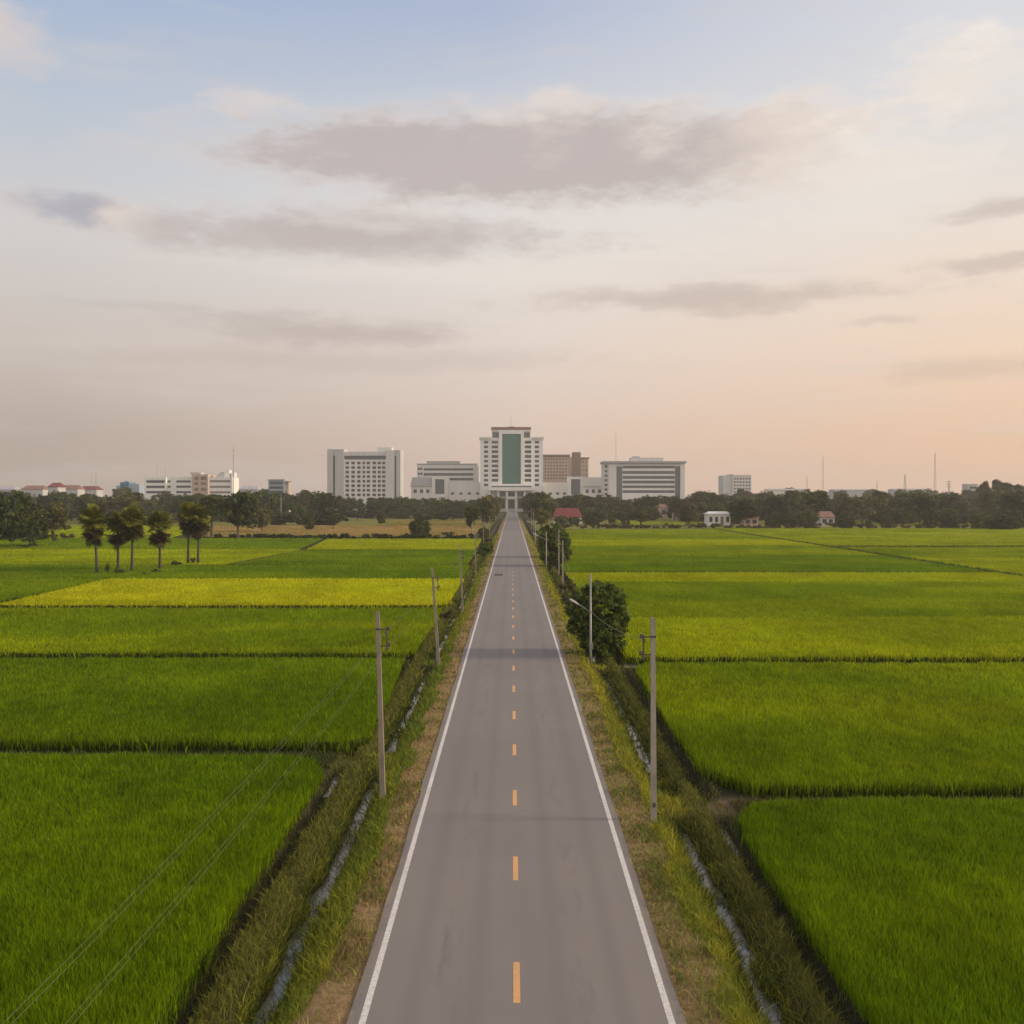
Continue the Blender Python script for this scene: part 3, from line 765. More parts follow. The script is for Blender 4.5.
belt(11, 326, 412, 560, 720, 495, 502, 'dark tree in the belt at the foot of the grey slab block', 'trees under the grey slab block')
belt(9, 410, 484, 560, 760, 495, 503, 'dark tree in the belt before the low white wing with a grey glass panel', 'trees under the western white wing')
belt(10, 535, 606, 540, 740, 493, 502, 'dark tree in the belt before the brown tower wing', 'trees under the brown tower')
belt(12, 600, 690, 520, 720, 493, 503, 'dark tree in the belt below the striped office block', 'trees under the striped block')
belt(11, 686, 770, 470, 700, 489, 499, 'brownish tree in the hazy belt around the small distant grey block', 'trees around the distant grey block')
belt(14, 765, 890, 450, 640, 489, 499, 'brownish tree in the hazy belt below the lone tall mast', 'trees below the lone mast')
belt(15, 885, 1035, 450, 640, 489, 500, 'brownish tree in the hazy belt below the paired lattice masts', 'trees below the lattice masts')
belt(12, -20, 330, 760, 1100, 486, 491, 'pale hazy tree on the skyline beyond the western tree belt', 'skyline trees to the west', minh=10)
belt(13, 690, 1045, 760, 1100, 487, 491, 'pale hazy tree on the skyline beyond the eastern tree belt', 'skyline trees to the east', minh=10)
# undergrowth: low bushy trees that close the belt's foot
belt(30, -10, 330, 432, 560, 506, 514, 'low bushy tree at the foot of the western tree belt', 'low trees of the western belt', ('round0', 'round1', 'broad0'), (1.2, 2.1), 3)
belt(16, 326, 478, 525, 640, 504, 511, 'low bushy tree at the foot of the belt behind the tan stubble', 'low trees behind the stubble', ('round0', 'round1', 'broad0'), (1.2, 2.1), 3)
belt(27, 690, 1035, 450, 560, 504, 513, 'low bushy tree at the foot of the eastern tree belt', 'low trees of the eastern belt', ('round0', 'round1', 'broad0'), (1.2, 2.1), 3)

belt(14, 538, 692, 522, 640, 504, 511, 'low bushy tree at the foot of the belt before the eastern wing and striped block', 'low trees before the striped block', ('round0', 'round1', 'broad0'), (1.2, 2.1), 3)
def woodland(px0, px1, d, dd, h0, h1, n, label, cols):
    x0, x1 = fx(px0, d), fx(px1, d); k = int((x1 - x0) * 2.2); x = rng.uniform(x0, x1, k); y = rng.uniform(d - dd, d + dd, k)
    ok = np.abs(x) > 13; x, y = x[ok], y[ok]; k = len(x)
    hh = h0 + (h1 - h0) * fbm(x / 14, y / 14, 77); cen = np.stack([x, y, rng.random(k) ** .7 * hh], -1)
    V, cc = leaf_cloud(cen, np.full(k, 1.9), n, .8, cols); V[:, 2] = np.maximum(V[:, 2], -.1)
    tag(link('woodland', np_mesh('woodland', V, 4, cc), M['leaf']), label, 'woodland', kind='stuff')
woodland(-25, 335, 575, 40, 5, 15, 42000, 'hazy dark mass of trees filling the belt behind the palms', DARKL)
woodland(322, 505, 680, 40, 5, 13, 22000, 'hazy dark mass of trees under the grey slab block and western wing', DARKL)
woodland(520, 700, 640, 40, 5, 13, 24000, 'hazy dark mass of trees under the eastern wing and striped block', MIDL)
woodland(690, 1050, 580, 40, 5, 15, 42000, 'hazy brownish mass of trees filling the eastern belt', BROWNL)
# singled-out trees
for i, (px, by, ty, w, k, lab) in enumerate([
    (212, 537, 494, 30, 'tall0', 'tall dark tree just behind the last sugar palm'),
    (238, 539, 489, 40, 'broad0', 'tallest tree of the grove with a bare trunk before the stubble field'),
    (262, 532, 503, 26, 'broad3', 'brownish tree at the grove edge by the stubble field'),
    (309, 530, 511, 12, 'round1', 'small sparse tree standing in the stubble field'),
    (333, 530, 512, 10, 'tall1', 'thin small tree in the stubble before the long lilac roof'),
    (419, 537, 513, 23, 'round0', 'round dark tree alone at the near edge of the stubble field'),
    (381, 524, 510, 10, 'round1', 'tiny round tree on the far edge of the stubble field'),
    (594, 525, 507, 20, 'round0', 'round tree beside the red roofed house'),
    (612, 527, 514, 9, 'shrub0', 'small bush east of the red roofed house'),
    (625, 527, 514, 10, 'round1', 'low bush before the striped office block'),
    (641, 527, 507, 18, 'tall1', 'brown thin crowned tree before the striped office block'),
    (690, 527, 500, 26, 'broad3', 'brown broad tree next to the white farmhouse'),
    (744, 526, 497, 36, 'broad2', 'broad dark tree on the far side of the white farmhouse'),
    (772, 528, 511, 16, 'round0', 'dark bush west of the two round hedge trees'),
    (789, 528, 510, 20, 'round0', 'round dark hedge tree nearer the white farmhouse'),
    (809, 528, 509, 21, 'round1', 'round hedge tree touching the small rust roofed house'),
    (845, 529, 510, 20, 'round0', 'round dark hedge tree past the small rust roofed house'),
    (868, 528, 519, 7, 'round1', 'little bright bush in the gap of the hedge'),
    (886, 528, 511, 14, 'round0', 'compact dark bush in the middle of the bright gap'),
    (931, 528, 507, 20, 'round1', 'first of two joined dark bushes after the bright gap'),
    (948, 529, 508, 20, 'round0', 'second of two joined dark bushes after the bright gap'),
    (980, 529, 512, 26, 'round1', 'sprawling hedge bush near the picture edge'),
    (1004, 530, 510, 40, 'round0', 'widest sprawling hedge bush at the picture edge')]):
    tree_px(k, px, by, ty, w, lab)
for px, ty, lab in ((985, 480, 'shorter tall skyline tree at the end of the group'), (998, 478, 'tallest of the skyline trees'), (1008, 481, 'middle tall skyline tree'), (1020, 483, 'tall skyline tree closest to the picture edge')):
    tree_px('tall1', px, 0, ty, 14, lab, d=620, group='skyline tall trees')

def hedge(px0, px1, d, h, w, n, label, cols):
    x0, x1 = fx(px0, d), fx(px1, d); k = int((x1 - x0) * 1.3)
    x = rng.uniform(x0, x1, k); hh = h * (.35 + .9 * fbm(x / 9, x * 0 + 2.2, 61))
    cen = np.stack([x, d + rng.uniform(-w / 2, w / 2, k), rng.uniform(.15, 1, k) * hh - .1], -1)
    V, cc = leaf_cloud(cen, np.full(k, .75), n, .36, cols); V[:, 2] = np.maximum(V[:, 2], -.1)
    tag(link('hedge', np_mesh('hedge', V, 4, cc), M['leaf']), label, 'hedge')
hedge(552, 1035, 398, 1.9, 2.0, 26000, 'long uneven dark hedge along the far edge of the eastern rice', BROWNL)
hedge(214, 478, 298, 1.2, 1.6, 12000, 'low dark hedge between the rice strips and the tan stubble', DARKL)
hedge(-10, 90, 292, 1.4, 1.6, 7000, 'low scrubby hedge under the big spreading tree at the field edge', BROWNL)
# roadside rows ---------------------------------------------------------------
for i in range(15):
    d = 330 + 36 * i
    tree(('tall0', 'tall1', 'broad3', 'yellow0')[i % 4], -9.2 - rng.uniform(0, 4.5), d + rng.uniform(-8, 8), rng.uniform(10, 14.5), rng.uniform(5, 7.5),
         'slender pale trunked tree in the row along the road, poles side', 'roadside trees on the pole side', bark=M['palebark'])
for i in range(14):
    d = 420 + 33 * i
    tree(('broad0', 'tall0', 'broad2', 'tall1')[i % 4], 10.0 + rng.uniform(0, 8), d + rng.uniform(-8, 8), rng.uniform(12, 16), rng.uniform(7, 11),
         'dark leafy tree in the row along the road, lamp side', 'roadside trees on the lamp side')
tree('yellow0', 11.6, 385, 8.8, 7.4, 'round yellowish green tree by the road before the dark row', None)

# the two near bushes and little verge tree, finer leaves
def fine_tree(name, x, y, W, H, th, nl, nc, crad, nleaf, size, cols, label, cat='bush', r0=.09):
    z = float(height(np.array([x]), np.array([y]))[0])
    r = empty(name, (x, y, z), label, cat)
    cen, rad, lob = bush_clumps(W, H, nc, crad, nl) if cat == 'bush' else crown_clumps(W, H, th + H / 2, nl, nc, crad)
    V, cc = leaf_cloud(cen, rad, nleaf, size, cols); V[:, 2] = np.maximum(V[:, 2], .06 + (th * .8 if cat == 'tree' else 0))
    link('crown', np_mesh('crown', V, 4, cc), M['leaf'], r)
    link('trunk', trunk_mesh(th + H * .75, r0, lob, 9, .35).mesh('trunk'), M['bark'], r)
NEARL = ((0.064, 0.100, 0.016), (0.125, 0.155, 0.025))
fine_tree('leafy_bush', 6.95, 77.4, 4.8, 6.2, .05, 26, 300, .42, 20000, .16, NEARL, 'big dense dark green bush behind the first lamp post')
fine_tree('leafy_bush', 7.2, 177, 6.0, 6.4, .05, 20, 200, .6, 9500, .27, NEARL, 'dark bush right behind the second lamp post', r0=.1)
fine_tree('leafy_bush', 8.0, 203, 7.0, 7.2, .05, 20, 200, .65, 9500, .29, MIDL, 'farther of the paired roadside bushes, wider and paler', r0=.1)
fine_tree('verge_tree', -5.15, 187, 3.0, 2.9, 1.2, 9, 80, .38, 3200, .2, NEARL, 'small dark lollipop tree alone on the pole side verge', 'tree', .08)
for x, y, k, h, w, lab in ((6.4, 118, 'shrub1', 1.5, 2.2, 'scrubby brown shrub at the ditch past the big bush'), (7.1, 128, 'shrub1', 1.9, 2.4, 'taller brown shrub at the ditch past the big bush'),
                           (-6.6, 101, 'shrub1', 1.3, 2.0, 'brown shrub in the ditch by the yellow parcel corner'), (-6.3, 117, 'shrub0', 1.0, 1.7, 'green shrub in the ditch beside the yellow parcel'),
                           (-6.9, 260, 'shrub0', 2.2, 3.0, 'low shrub at the verge past the lollipop tree'), (-8.6, 300, 'round1', 3.4, 4.2, 'bush at the start of the pale trunked row')):
    tree(k, x, y, h, w, lab, cat='shrub', name='shrub')
for px, by, w, h, lab in ((120, 575, 13, 8, 'dark shrub at the foot of the second palm'), (107, 575, 5, 14, 'thin sapling between the two first palms'), (146, 576, 14, 5, 'low brown shrub between the palms'),
                          (156, 574, 12, 7, 'brown shrub beside the fourth palm'), (177, 566, 14, 6, 'sprawling shrub before the last pair of palms'), (193, 565, 5, 9, 'narrow shrub between the last pair of palms'),
                          (55, 543, 6, 9, 'small lone shrub on the field edge below the big tree'), (30, 548, 22, 6, 'brown scrub under the dark edge trees'), (375, 538, 9, 5, 'low scrub on the field edge west of the round tree'), (448, 536, 16, 5, 'low scrub on the field edge near the road row')):
    d = CAMH * F / (by - HY)
    tree('shrub1' if 'brown' in lab else 'shrub0', fx(px, d), d, h * d / F, w * d / F, lab, cat='shrub', name='shrub')

fine_tree('tree', fx(-2, 236), 236, 16.5, 12.9, .1, 26, 380, 1.0, 19000, .36, DARKL, 'big spreading dark tree at the picture edge nearest the palms', 'tree', .3)
fine_tree('tree', fx(30, 246), 246, 10, 11.6, .15, 22, 260, .95, 12000, .36, DARKL, 'dark tree tucked against the big spreading tree at the edge', 'tree', .26)
fine_tree('tree', fx(53, 280), 280, 9, 9.6, 1.6, 14, 150, .9, 8000, .36, BROWNL, 'smaller tree with a visible trunk between the big tree and palms', 'tree', .24)
# sugar palms ------------------------------------------------------------------
def fan(m_V, m_C, base, out, size, col):
    """a pleated fan leaf on a petiole: wedge blades round an arc in the plane (out, side)"""
    out = out / np.linalg.norm(out); side = np.cross(out, np.array([0, 0, 1.])); side /= np.linalg.norm(side) + 1e-6
    side = side * math.cos(.6) + np.cross(side, out) * math.sin(rng.uniform(-.8, .8))
    up = np.cross(side, out)
    pet = base + out * size * .85
    w = .035; m_V += [base - side * w, base + side * w, pet + side * w * .6, pet - side * w * .6]; m_C += [col * .8] * 4
    nseg = 15
    for i in range(nseg):
        a = (i / (nseg - 1) - .5) * R(285) ; da = R(285) / nseg * .46
        L = size * (1.0 - .12 * abs(a) / 2.5) * rng.uniform(.88, 1.05)
        dirs = [out * math.cos(t) + side * math.sin(t) for t in (a - da, a, a + da)]
        zof = up * (.05 if i % 2 else -.05) - np.array([0, 0, .10 * size])
        m_V += [pet, pet + dirs[0] * L * .66 + zof * .5, pet + dirs[1] * L + zof * 1.6, pet + dirs[2] * L * .66 + zof * .5]
        c = col * rng.uniform(.8, 1.2); m_C += [c] * 4

def palm(px, by, ty, lean, label, cw=1.0):
    d = CAMH * F / (by - HY); x = fx(px, d); H = fz(ty, d)
    r = empty('sugar_palm', (x, d, -.1), label, 'palm', 'sugar palms among the fields')
    top = H - 1.5
    tx = lean
    pts = [(tx * (t - .0) * abs(t) ** .6, .1 * math.sin(t * 3), top * t) for t in np.linspace(0, 1, 7)]
    pts[0] = (0, 0, -.2)
    link('trunk', MB().tube(pts, [.30, .24, .2, .18, .18, .2, .14], 9).mesh('trunk'), M['palm_bark'], r, True)
    def crown(n, z0, z1, elo, ehi, s, c0, c1, nm):
        V = []; Cc = []
        for i in range(n):
            a = i * 2.39996 + rng.uniform(-.3, .3); e = rng.uniform(elo, ehi); zz = rng.uniform(z0, z1)
            o = np.array([math.cos(a) * math.cos(e), math.sin(a) * math.cos(e), math.sin(e)])
            b = np.array([pts[-1][0] * zz / top, 0, zz])
            k = rng.random(); fan(V, Cc, b, o, s * rng.uniform(.85, 1.15), np.array(c0) * (1 - k) + np.array(c1) * k)
        link(nm, np_mesh(nm, np.array(V), 4, np.array(Cc)), M['palm_leaf'], r)
    crown(64, top - .9, top, -.8, 1.45, 1.28 * cw, (0.085, 0.112, 0.016), (0.23, 0.205, 0.030), 'crown')
    crown(46, top - 3.1, top - 1.8, -1.15, .3, 1.1 * cw, (0.042, 0.044, 0.016), (0.10, 0.075, 0.030), 'dead_frond_skirt')
rng = np.random.default_rng(5)
for a in ((97, 575, 505, -.75, 'leaning sugar palm at the outer end of the row'), (118, 572, 511, -.1, 'shorter sugar palm with a shrub at its foot', .9), (132, 573, 505, .1, 'tallest straight sugar palm between two shorter ones'),
          (160, 571, 511, -.15, 'sugar palm with a heavy withered skirt of dead fronds, standing apart'), (188, 565, 503, .1, 'sugar palm nearer the row, one of the close pair'), (198, 565, 505, .25, 'sugar palm of the close pair with yellower fronds')):
    palm(*a)

# ------------------------------------------------------------------ poles, wires, lamps
def gz(x, y): return float(height(np.array([x]), np.array([y]))[0])
def utility_pole(x, y, H, leanx, side, label, group, mat, rack=True, spot=False):
    z = gz(x, y); r = empty('utility_pole', (x, y, z), label, 'utility pole', group)
    top = (leanx, 0, H)
    def at(t): return (leanx * t, 0, H * t)
    link('shaft', MB().tube([(0, 0, -.3), at(.5), top], [.155, .13, .105], 4, True).mesh('shaft'), mat, r)
    tips = []
    if rack:
        bt = at(1 - .75 / H)
        m = MB(); sx = side
        m.tube([(bt[0] + sx * .10, 0, bt[2] + .05), (bt[0] + sx * .47, 0, bt[2] + .02)], .03, 6)
        m.tube([(bt[0] + sx * .09, 0, bt[2] - .62), (bt[0] + sx * .49, 0, bt[2] - .62)], .03, 6)
        m.tube([(bt[0] + sx * .36, 0, bt[2] + .12), (bt[0] + sx * .36, 0, bt[2] - .72)], .028, 6)
        b = link('bracket', m.mesh('bracket'), M['iron'], r)
        for dz, ox in ((.09, .44), (-.09, .34), (-.55, .46), (-.75, .36)):
            i = MB(); p = (bt[0] + sx * ox, 0, bt[2] + dz)
            i.tube([(p[0], 0, p[2] - .07), (p[0], 0, p[2] - .02), (p[0], 0, p[2] + .02), (p[0], 0, p[2] + .07)], [.05, .075, .05, .07], 9)
            link('insulator', i.mesh('insulator'), M['porcelain'], r); tips.append((x + p[0], y, z + p[2]))
        link('clamp_band', MB().tube([(bt[0], 0, bt[2] + .02), (bt[0], 0, bt[2] + .10)], .145, 4, True).mesh('clamp_band'), M['iron'], r)
    if spot:
        link('step_hole', MB().box(-.05, .05, -.125, -.08, .62, .78).mesh('step_hole'), M['iron'], r)
    return tips
LPOLE = [(-5.4, 6.9, 7.75, -.1), (-5.3, 40.2, 7.55, -.22), (-5.35, 71.8, 7.1, -.5), (-5.3, 106, 7.2, -.4), (-5.8, 158, 7.2, -.2), (-6.2, 216, 7.2, -.1), (-6.6, 290, 7.2, 0)]
plab = ['weathered roadside pole nearest the viewer, beside the near dark rice', 'weathered pole standing at the corner of the two nearest green parcels', 'tilted thin pole in front of the smooth green parcel', 'third weathered pole at the yellow parcel corner by brown shrubs',
        'slim pole behind the yellow parcel, before the lollipop tree', 'slim pole just past the lollipop tree', 'far slim pole at the head of the pale trunked trees']
tips = []
for (x, y, H, l), lab in zip(LPOLE, plab):
    tips.append(utility_pole(x, y, H, l, 1, lab, 'weathered poles along the ditch', M['olddarkconcrete']))
def wire(ps, label, group, rad=.0024, sag=.35):
    m = MB(); pts = []
    for a, b in zip(ps[:-1], ps[1:]):
        for t in np.linspace(0, 1, 9)[:-1]:
            pts.append((a[0] + (b[0] - a[0]) * t, a[1] + (b[1] - a[1]) * t, a[2] + (b[2] - a[2]) * t - sag * 4 * t * (1 - t)))
    pts.append(ps[-1]); m.tube(pts, rad, 5)
    o = m.build('power_line', M['wire']); tag(o, label, 'overhead wire', group)
for k, nm in enumerate(('topmost', 'second highest', 'third highest', 'lowest')):
    wire([t[k] for t in tips], f'{nm} thin wire strung along the weathered ditch side poles', 'wires along the weathered poles', sag=.12 + .03 * k)
tR1 = utility_pole(5.17, 37.3, 7.65, -.03, -1, 'tall straight pale concrete pole by the earth crossing', None, M['concrete'], True, True)
tR2 = utility_pole(6.5, 130, 7.1, 0, -1, 'grey pole in front of the paired roadside bushes', 'lamp side poles', M['concrete'])
tR3 = utility_pole(7.3, 158, 7.2, 0, -1, 'grey pole hidden against the paired roadside bushes', 'lamp side poles', M['concrete'])
tR4 = utility_pole(7.2, 340, 8.5, 0, -1, 'far pale pole in front of the round yellowish tree', 'lamp side poles', M['concrete'])
tR5 = utility_pole(7.6, 400, 9, 0, -1, 'farthest pale pole before the dark roadside row', 'lamp side poles', M['concrete'])

def lamp_post(x, y, H, arm_z, reach, rise, label):
    z = gz(x, y); r = empty('street_lamp', (x, y, z), label, 'street lamp', 'street lamps on the lamp side verge')
    link('post', MB().tube([(0, 0, -.3), (0, 0, 1.2), (0, 0, H)], [.10, .085, .06], 10).mesh('post'), M['galv'], r, True)
    link('base_plate', MB().box(-.2, .2, -.2, .2, -.05, .06).mesh('base_plate'), M['concrete'], r)
    a0 = np.array((-.04, 0, arm_z)); a1 = np.array((-reach * .45, 0, arm_z + rise * .45)); a2 = np.array((-reach, 0, arm_z + rise))
    link('arm', MB().tube([a0, a1, a1 + (a2 - a1) * .25], [.04, .035, .035], 8).mesh('arm'), M['galv'], r, True)
    s = a1 + (a2 - a1) * .2; h = MB(); u = (a2 - s)
    prof = [(0, .04), (.12, .06), (.5, .085), (.9, .08), (1, .03)]
    h.tube([tuple(s + u * t) for t, _ in prof], [q for _, q in prof], 10)
    hd = link('lamp_head', h.mesh('lamp_head'), M['lampwhite'], r, True)
    link('clamp', MB().tube([(0, 0, arm_z - .1), (0, 0, arm_z + .1)], .11, 10).mesh('clamp'), M['galv'], r)
    link('control_box', MB().box(-.10, .16, -.26, -.09, H * .18, H * .18 + .45).mesh('control_box'), M['galv'], r)
    return (x, y, z + arm_z)
l1 = lamp_post(5.7, 74, 6.75, 3.95, 1.55, .95, 'nearest lamp post, in front of the big dense bush')
l2 = lamp_post(5.75, 171, 6.6, 5.2, 2.3, 1.2, 'second lamp post, in front of the paired roadside bushes')
l3 = lamp_post(6.0, 262, 6.6, 5.4, 2.3, 1.2, 'third lamp post, just beyond the paired roadside bushes')
wire([tR1[1], (l1[0], l1[1], l1[2] + .05)], 'service cable slanting from the tall pale pole to the nearest lamp', 'cables on the lamp side', .014, .25)
wire([(l1[0], l1[1], l1[2] + .05), tR2[1], tR3[1], (l2[0], l2[1], l2[2])], 'cable running from the nearest lamp on to the second lamp', 'cables on the lamp side', .012, .3)
wire([(l2[0], l2[1], l2[2]), (l3[0], l3[1], l3[2]), tR4[1], tR5[1]], 'cable running from the second lamp to the farthest poles', 'cables on the lamp side', .012, .4)

# ------------------------------------------------------------------ buildings
def bld(name, px, d, label, cat='building'):
    return empty(name, (fx(px, d), d, -.1), label, cat)
def pbox(name, mat, root, d, px0, px1, ty, by, depth, dy=0.0, z0=None):
    """box seen between px0..px1, top at ty, bottom at by (pixel rows at distance d)"""
    dd = d
    m = MB().box(fx(px0, dd), fx(px1, dd), d + dy, d + dy + depth, fz(by, dd) if z0 is None else z0, fz(ty, dd))
    return m.build(name, mat, root)
def facade(root, d, px0, px1, ty, by, rows, cols, wall, glass, relief=.7, depth=0, wname='window', z0=None):
    """piers and spandrels standing proud of a core, a recessed pane in every opening"""
    x0, x1 = fx(px0, d), fx(px1, d); zt = fz(ty, d); zb = fz(by, d) if z0 is None else z0
    m = MB(); xs_ = sorted((fx(a, d), fx(b, d)) for a, b in cols); zr = sorted((fz(b, d), fz(a, d)) for a, b in rows)
    c = x0
    for a, b in xs_:
        if a - c > .01: m.box(c, a, d, d + relief, zb, zt)
        c = b
    if x1 - c > .01: m.box(c, x1, d, d + relief, zb, zt)
    for a, b in xs_:
        q = zb
        for l, h in zr:
            if l - q > .01: m.box(a, b, d + .12, d + relief, q, l)
            q = h
        if zt - q > .01: m.box(a, b, d + .12, d + relief, q, zt)
    if depth: m.box(x0, x1, d + relief, d + relief + depth, zb, zt - .05)
    o = m.build('wall', wall, root)
    for a, b in xs_:
        for l, h in zr:
            MB().box(a, b, d + relief - .12, d + relief - .01, l, h).build(wname, glass, root)
    return o
def rows_of(y0, step, hh, n): return [(y0 + step * i - hh / 2, y0 + step * i + hh / 2) for i in range(n)]
GND = -.1

# central hospital tower with green curtain wall
d = 880
t = bld('hospital_tower', 511, d, 'tall white tower with a green glass curtain wall at the road end')
wl = [(484.0, 488.0), (491.8, 498.0)]; wr = [(524.6, 531.2), (534.8, 539.0)]
rws = rows_of(442.2, 4.75, 2.5, 10)
facade(t, d, 480.3, 491.4, 437.8, 497, rws, [wl[0]], M['white'], M['glass'], .8, 22, z0=GND)
facade(t, d - 1.2, 491.4, 498.9, 438.0, 497, rows_of(442.2, 4.75, 2.9, 9), [wl[1]], M['white'], M['glass'], .8, 24, z0=GND)
facade(t, d - 1.2, 523.3, 531.6, 438.0, 497, rows_of(442.2, 4.75, 2.9, 9), [wr[0]], M['white'], M['glass'], .8, 24, z0=GND)
facade(t, d, 531.6, 542.8, 437.8, 497, rws, [wr[1]], M['white'], M['glass'], .8, 22, z0=GND)
pbox('cornice', M['offwhite'], t, d, 479.2, 491.2, 437.0, 438.9, 24, -1.0); pbox('cornice', M['offwhite'], t, d, 531.8, 543.9, 437.0, 438.9, 24, -1.0)
pbox('upper_block', M['offwhite'], t, d, 491.8, 530.4, 429.5, 438.0, 22, 0.6)
pbox('upper_glazing', M['greyglass'], t, d, 492.6, 498.6, 432.5, 437.6, .3, .2); pbox('upper_glazing', M['greyglass'], t, d, 524.0, 530.0, 432.5, 437.6, .3, .2)
pbox('roof_slab', M['redbrown'], t, d, 491.2, 531.0, 427.2, 429.4, 26, -2.0)
pbox('roof_trim', M['white'], t, d, 491.8, 530.4, 429.5, 431.6, 1.2, -1.0)
pbox('rooftop_room', M['darkbrown'], t, d, 507.5, 514.5, 426.2, 427.1, 8, 5)
pbox('curtain_wall', M['curtain'], t, d, 502.2, 520.8, 434.2, 484.0, .6, -1.6)
m = MB()
for a, b, ty, by in ((499.0, 502.1, 431.7, 484.2), (520.9, 523.9, 431.7, 484.2), (502.1, 520.9, 431.7, 434.1)):
    m.box(fx(a, d), fx(b, d), d - 2.6, d - .2, fz(by, d), fz(ty, d))
m.build('curtain_frame', M['white'], t)
pbox('canopy_window', M['band'], t, d, 491.5, 531.5, 485.9, 487.2, .5, -3.0)
m = MB(); m.box(fx(490, d), fx(533, d), d - 2.5, d - .1, fz(490.5, d), fz(484.3, d)); m.build('podium', M['white'], t)
pbox('entrance_canopy', M['white'], t, d, 488.5, 534.0, 487.4, 490.6, 12, -12.7)
for px in (490, 498.6, 507.0, 516.0, 524.5, 532.5):
    x = fx(px, d); MB().box(x - .55, x + .55, d - 11.8, d - 10.7, GND, fz(490.65, d)).build('column', M['white'], t)
facade(t, d - .2, 488.8, 533.6, 490.8, 510, [(492.3, 496.2), (498.5, 508.5)], [(491, 496), (500, 505), (508.2, 514.6), (518, 523), (526, 531)], M['palegrey'], M['glass'], .6, 0, z0=GND)
pbox('gate_beam', M['palegrey'], t, d, 506.6, 516.5, 496.8, 499.2, 3, -12.5)
MB().tube([(fx(511, d), d + 9, fz(426.2, d)), (fx(511, d), d + 9, fz(416, d))], .18, 5).build('antenna', M['mast'], t)

# grey slab block
d = 820
b = bld('slab_block', 365, d, 'grey slab block with blank end pylons and rows of small windows')
for a, e, s0, s1 in ((327.4, 344, 333.2, 335.2),):
    pbox('pylon', M['grey'], b, d, a, s0, 449.2, 0, 26, -1.0, GND); pbox('pylon', M['grey'], b, d, s1, e, 449.2, 0, 26, -1.0, GND)
    pbox('slit_window', M['glass'], b, d, s0 + .03, s1 - .03, 456, 495, .4, 0.6); pbox('pylon_head', M['grey'], b, d, s0 + .03, s1 - .03, 449.3, 455.9, 20, -.6)
pbox('pylon', M['palegrey'], b, d, 386, 394.6, 450.2, 0, 26, -1.0, GND); pbox('pylon', M['grey'], b, d, 396.4, 400.5, 450.2, 0, 26, -1.0, GND)
pbox('slit_window', M['glass'], b, d, 394.65, 396.35, 456, 495, .4, 0.6); pbox('pylon_head', M['grey'], b, d, 394.65, 396.35, 450.3, 455.9, 20, -.6)
cols = [(345.4, 349.0), (351.2, 354.8), (357.0, 360.6), (362.4, 365.2), (366.6, 370.0), (372.4, 376.0), (377.6, 380.8), (382.0, 385.2)]
facade(b, d, 344.05, 385.95, 459.6, 0, rows_of(463.0, 4.55, 2.7, 8), cols, M['offwhite'], M['glass'], .8, 22, z0=GND)
pbox('top_glazing', M['greyglass'], b, d, 344.2, 385.8, 455.8, 459.5, 20, 1.6)
pbox('parapet', M['palegrey'], b, d, 344.2, 385.9, 451.6, 455.7, 22, .3)
pbox('lift_core', M['palegrey'], b, d, 376.4, 390.8, 447.0, 451.5, 12, 6)

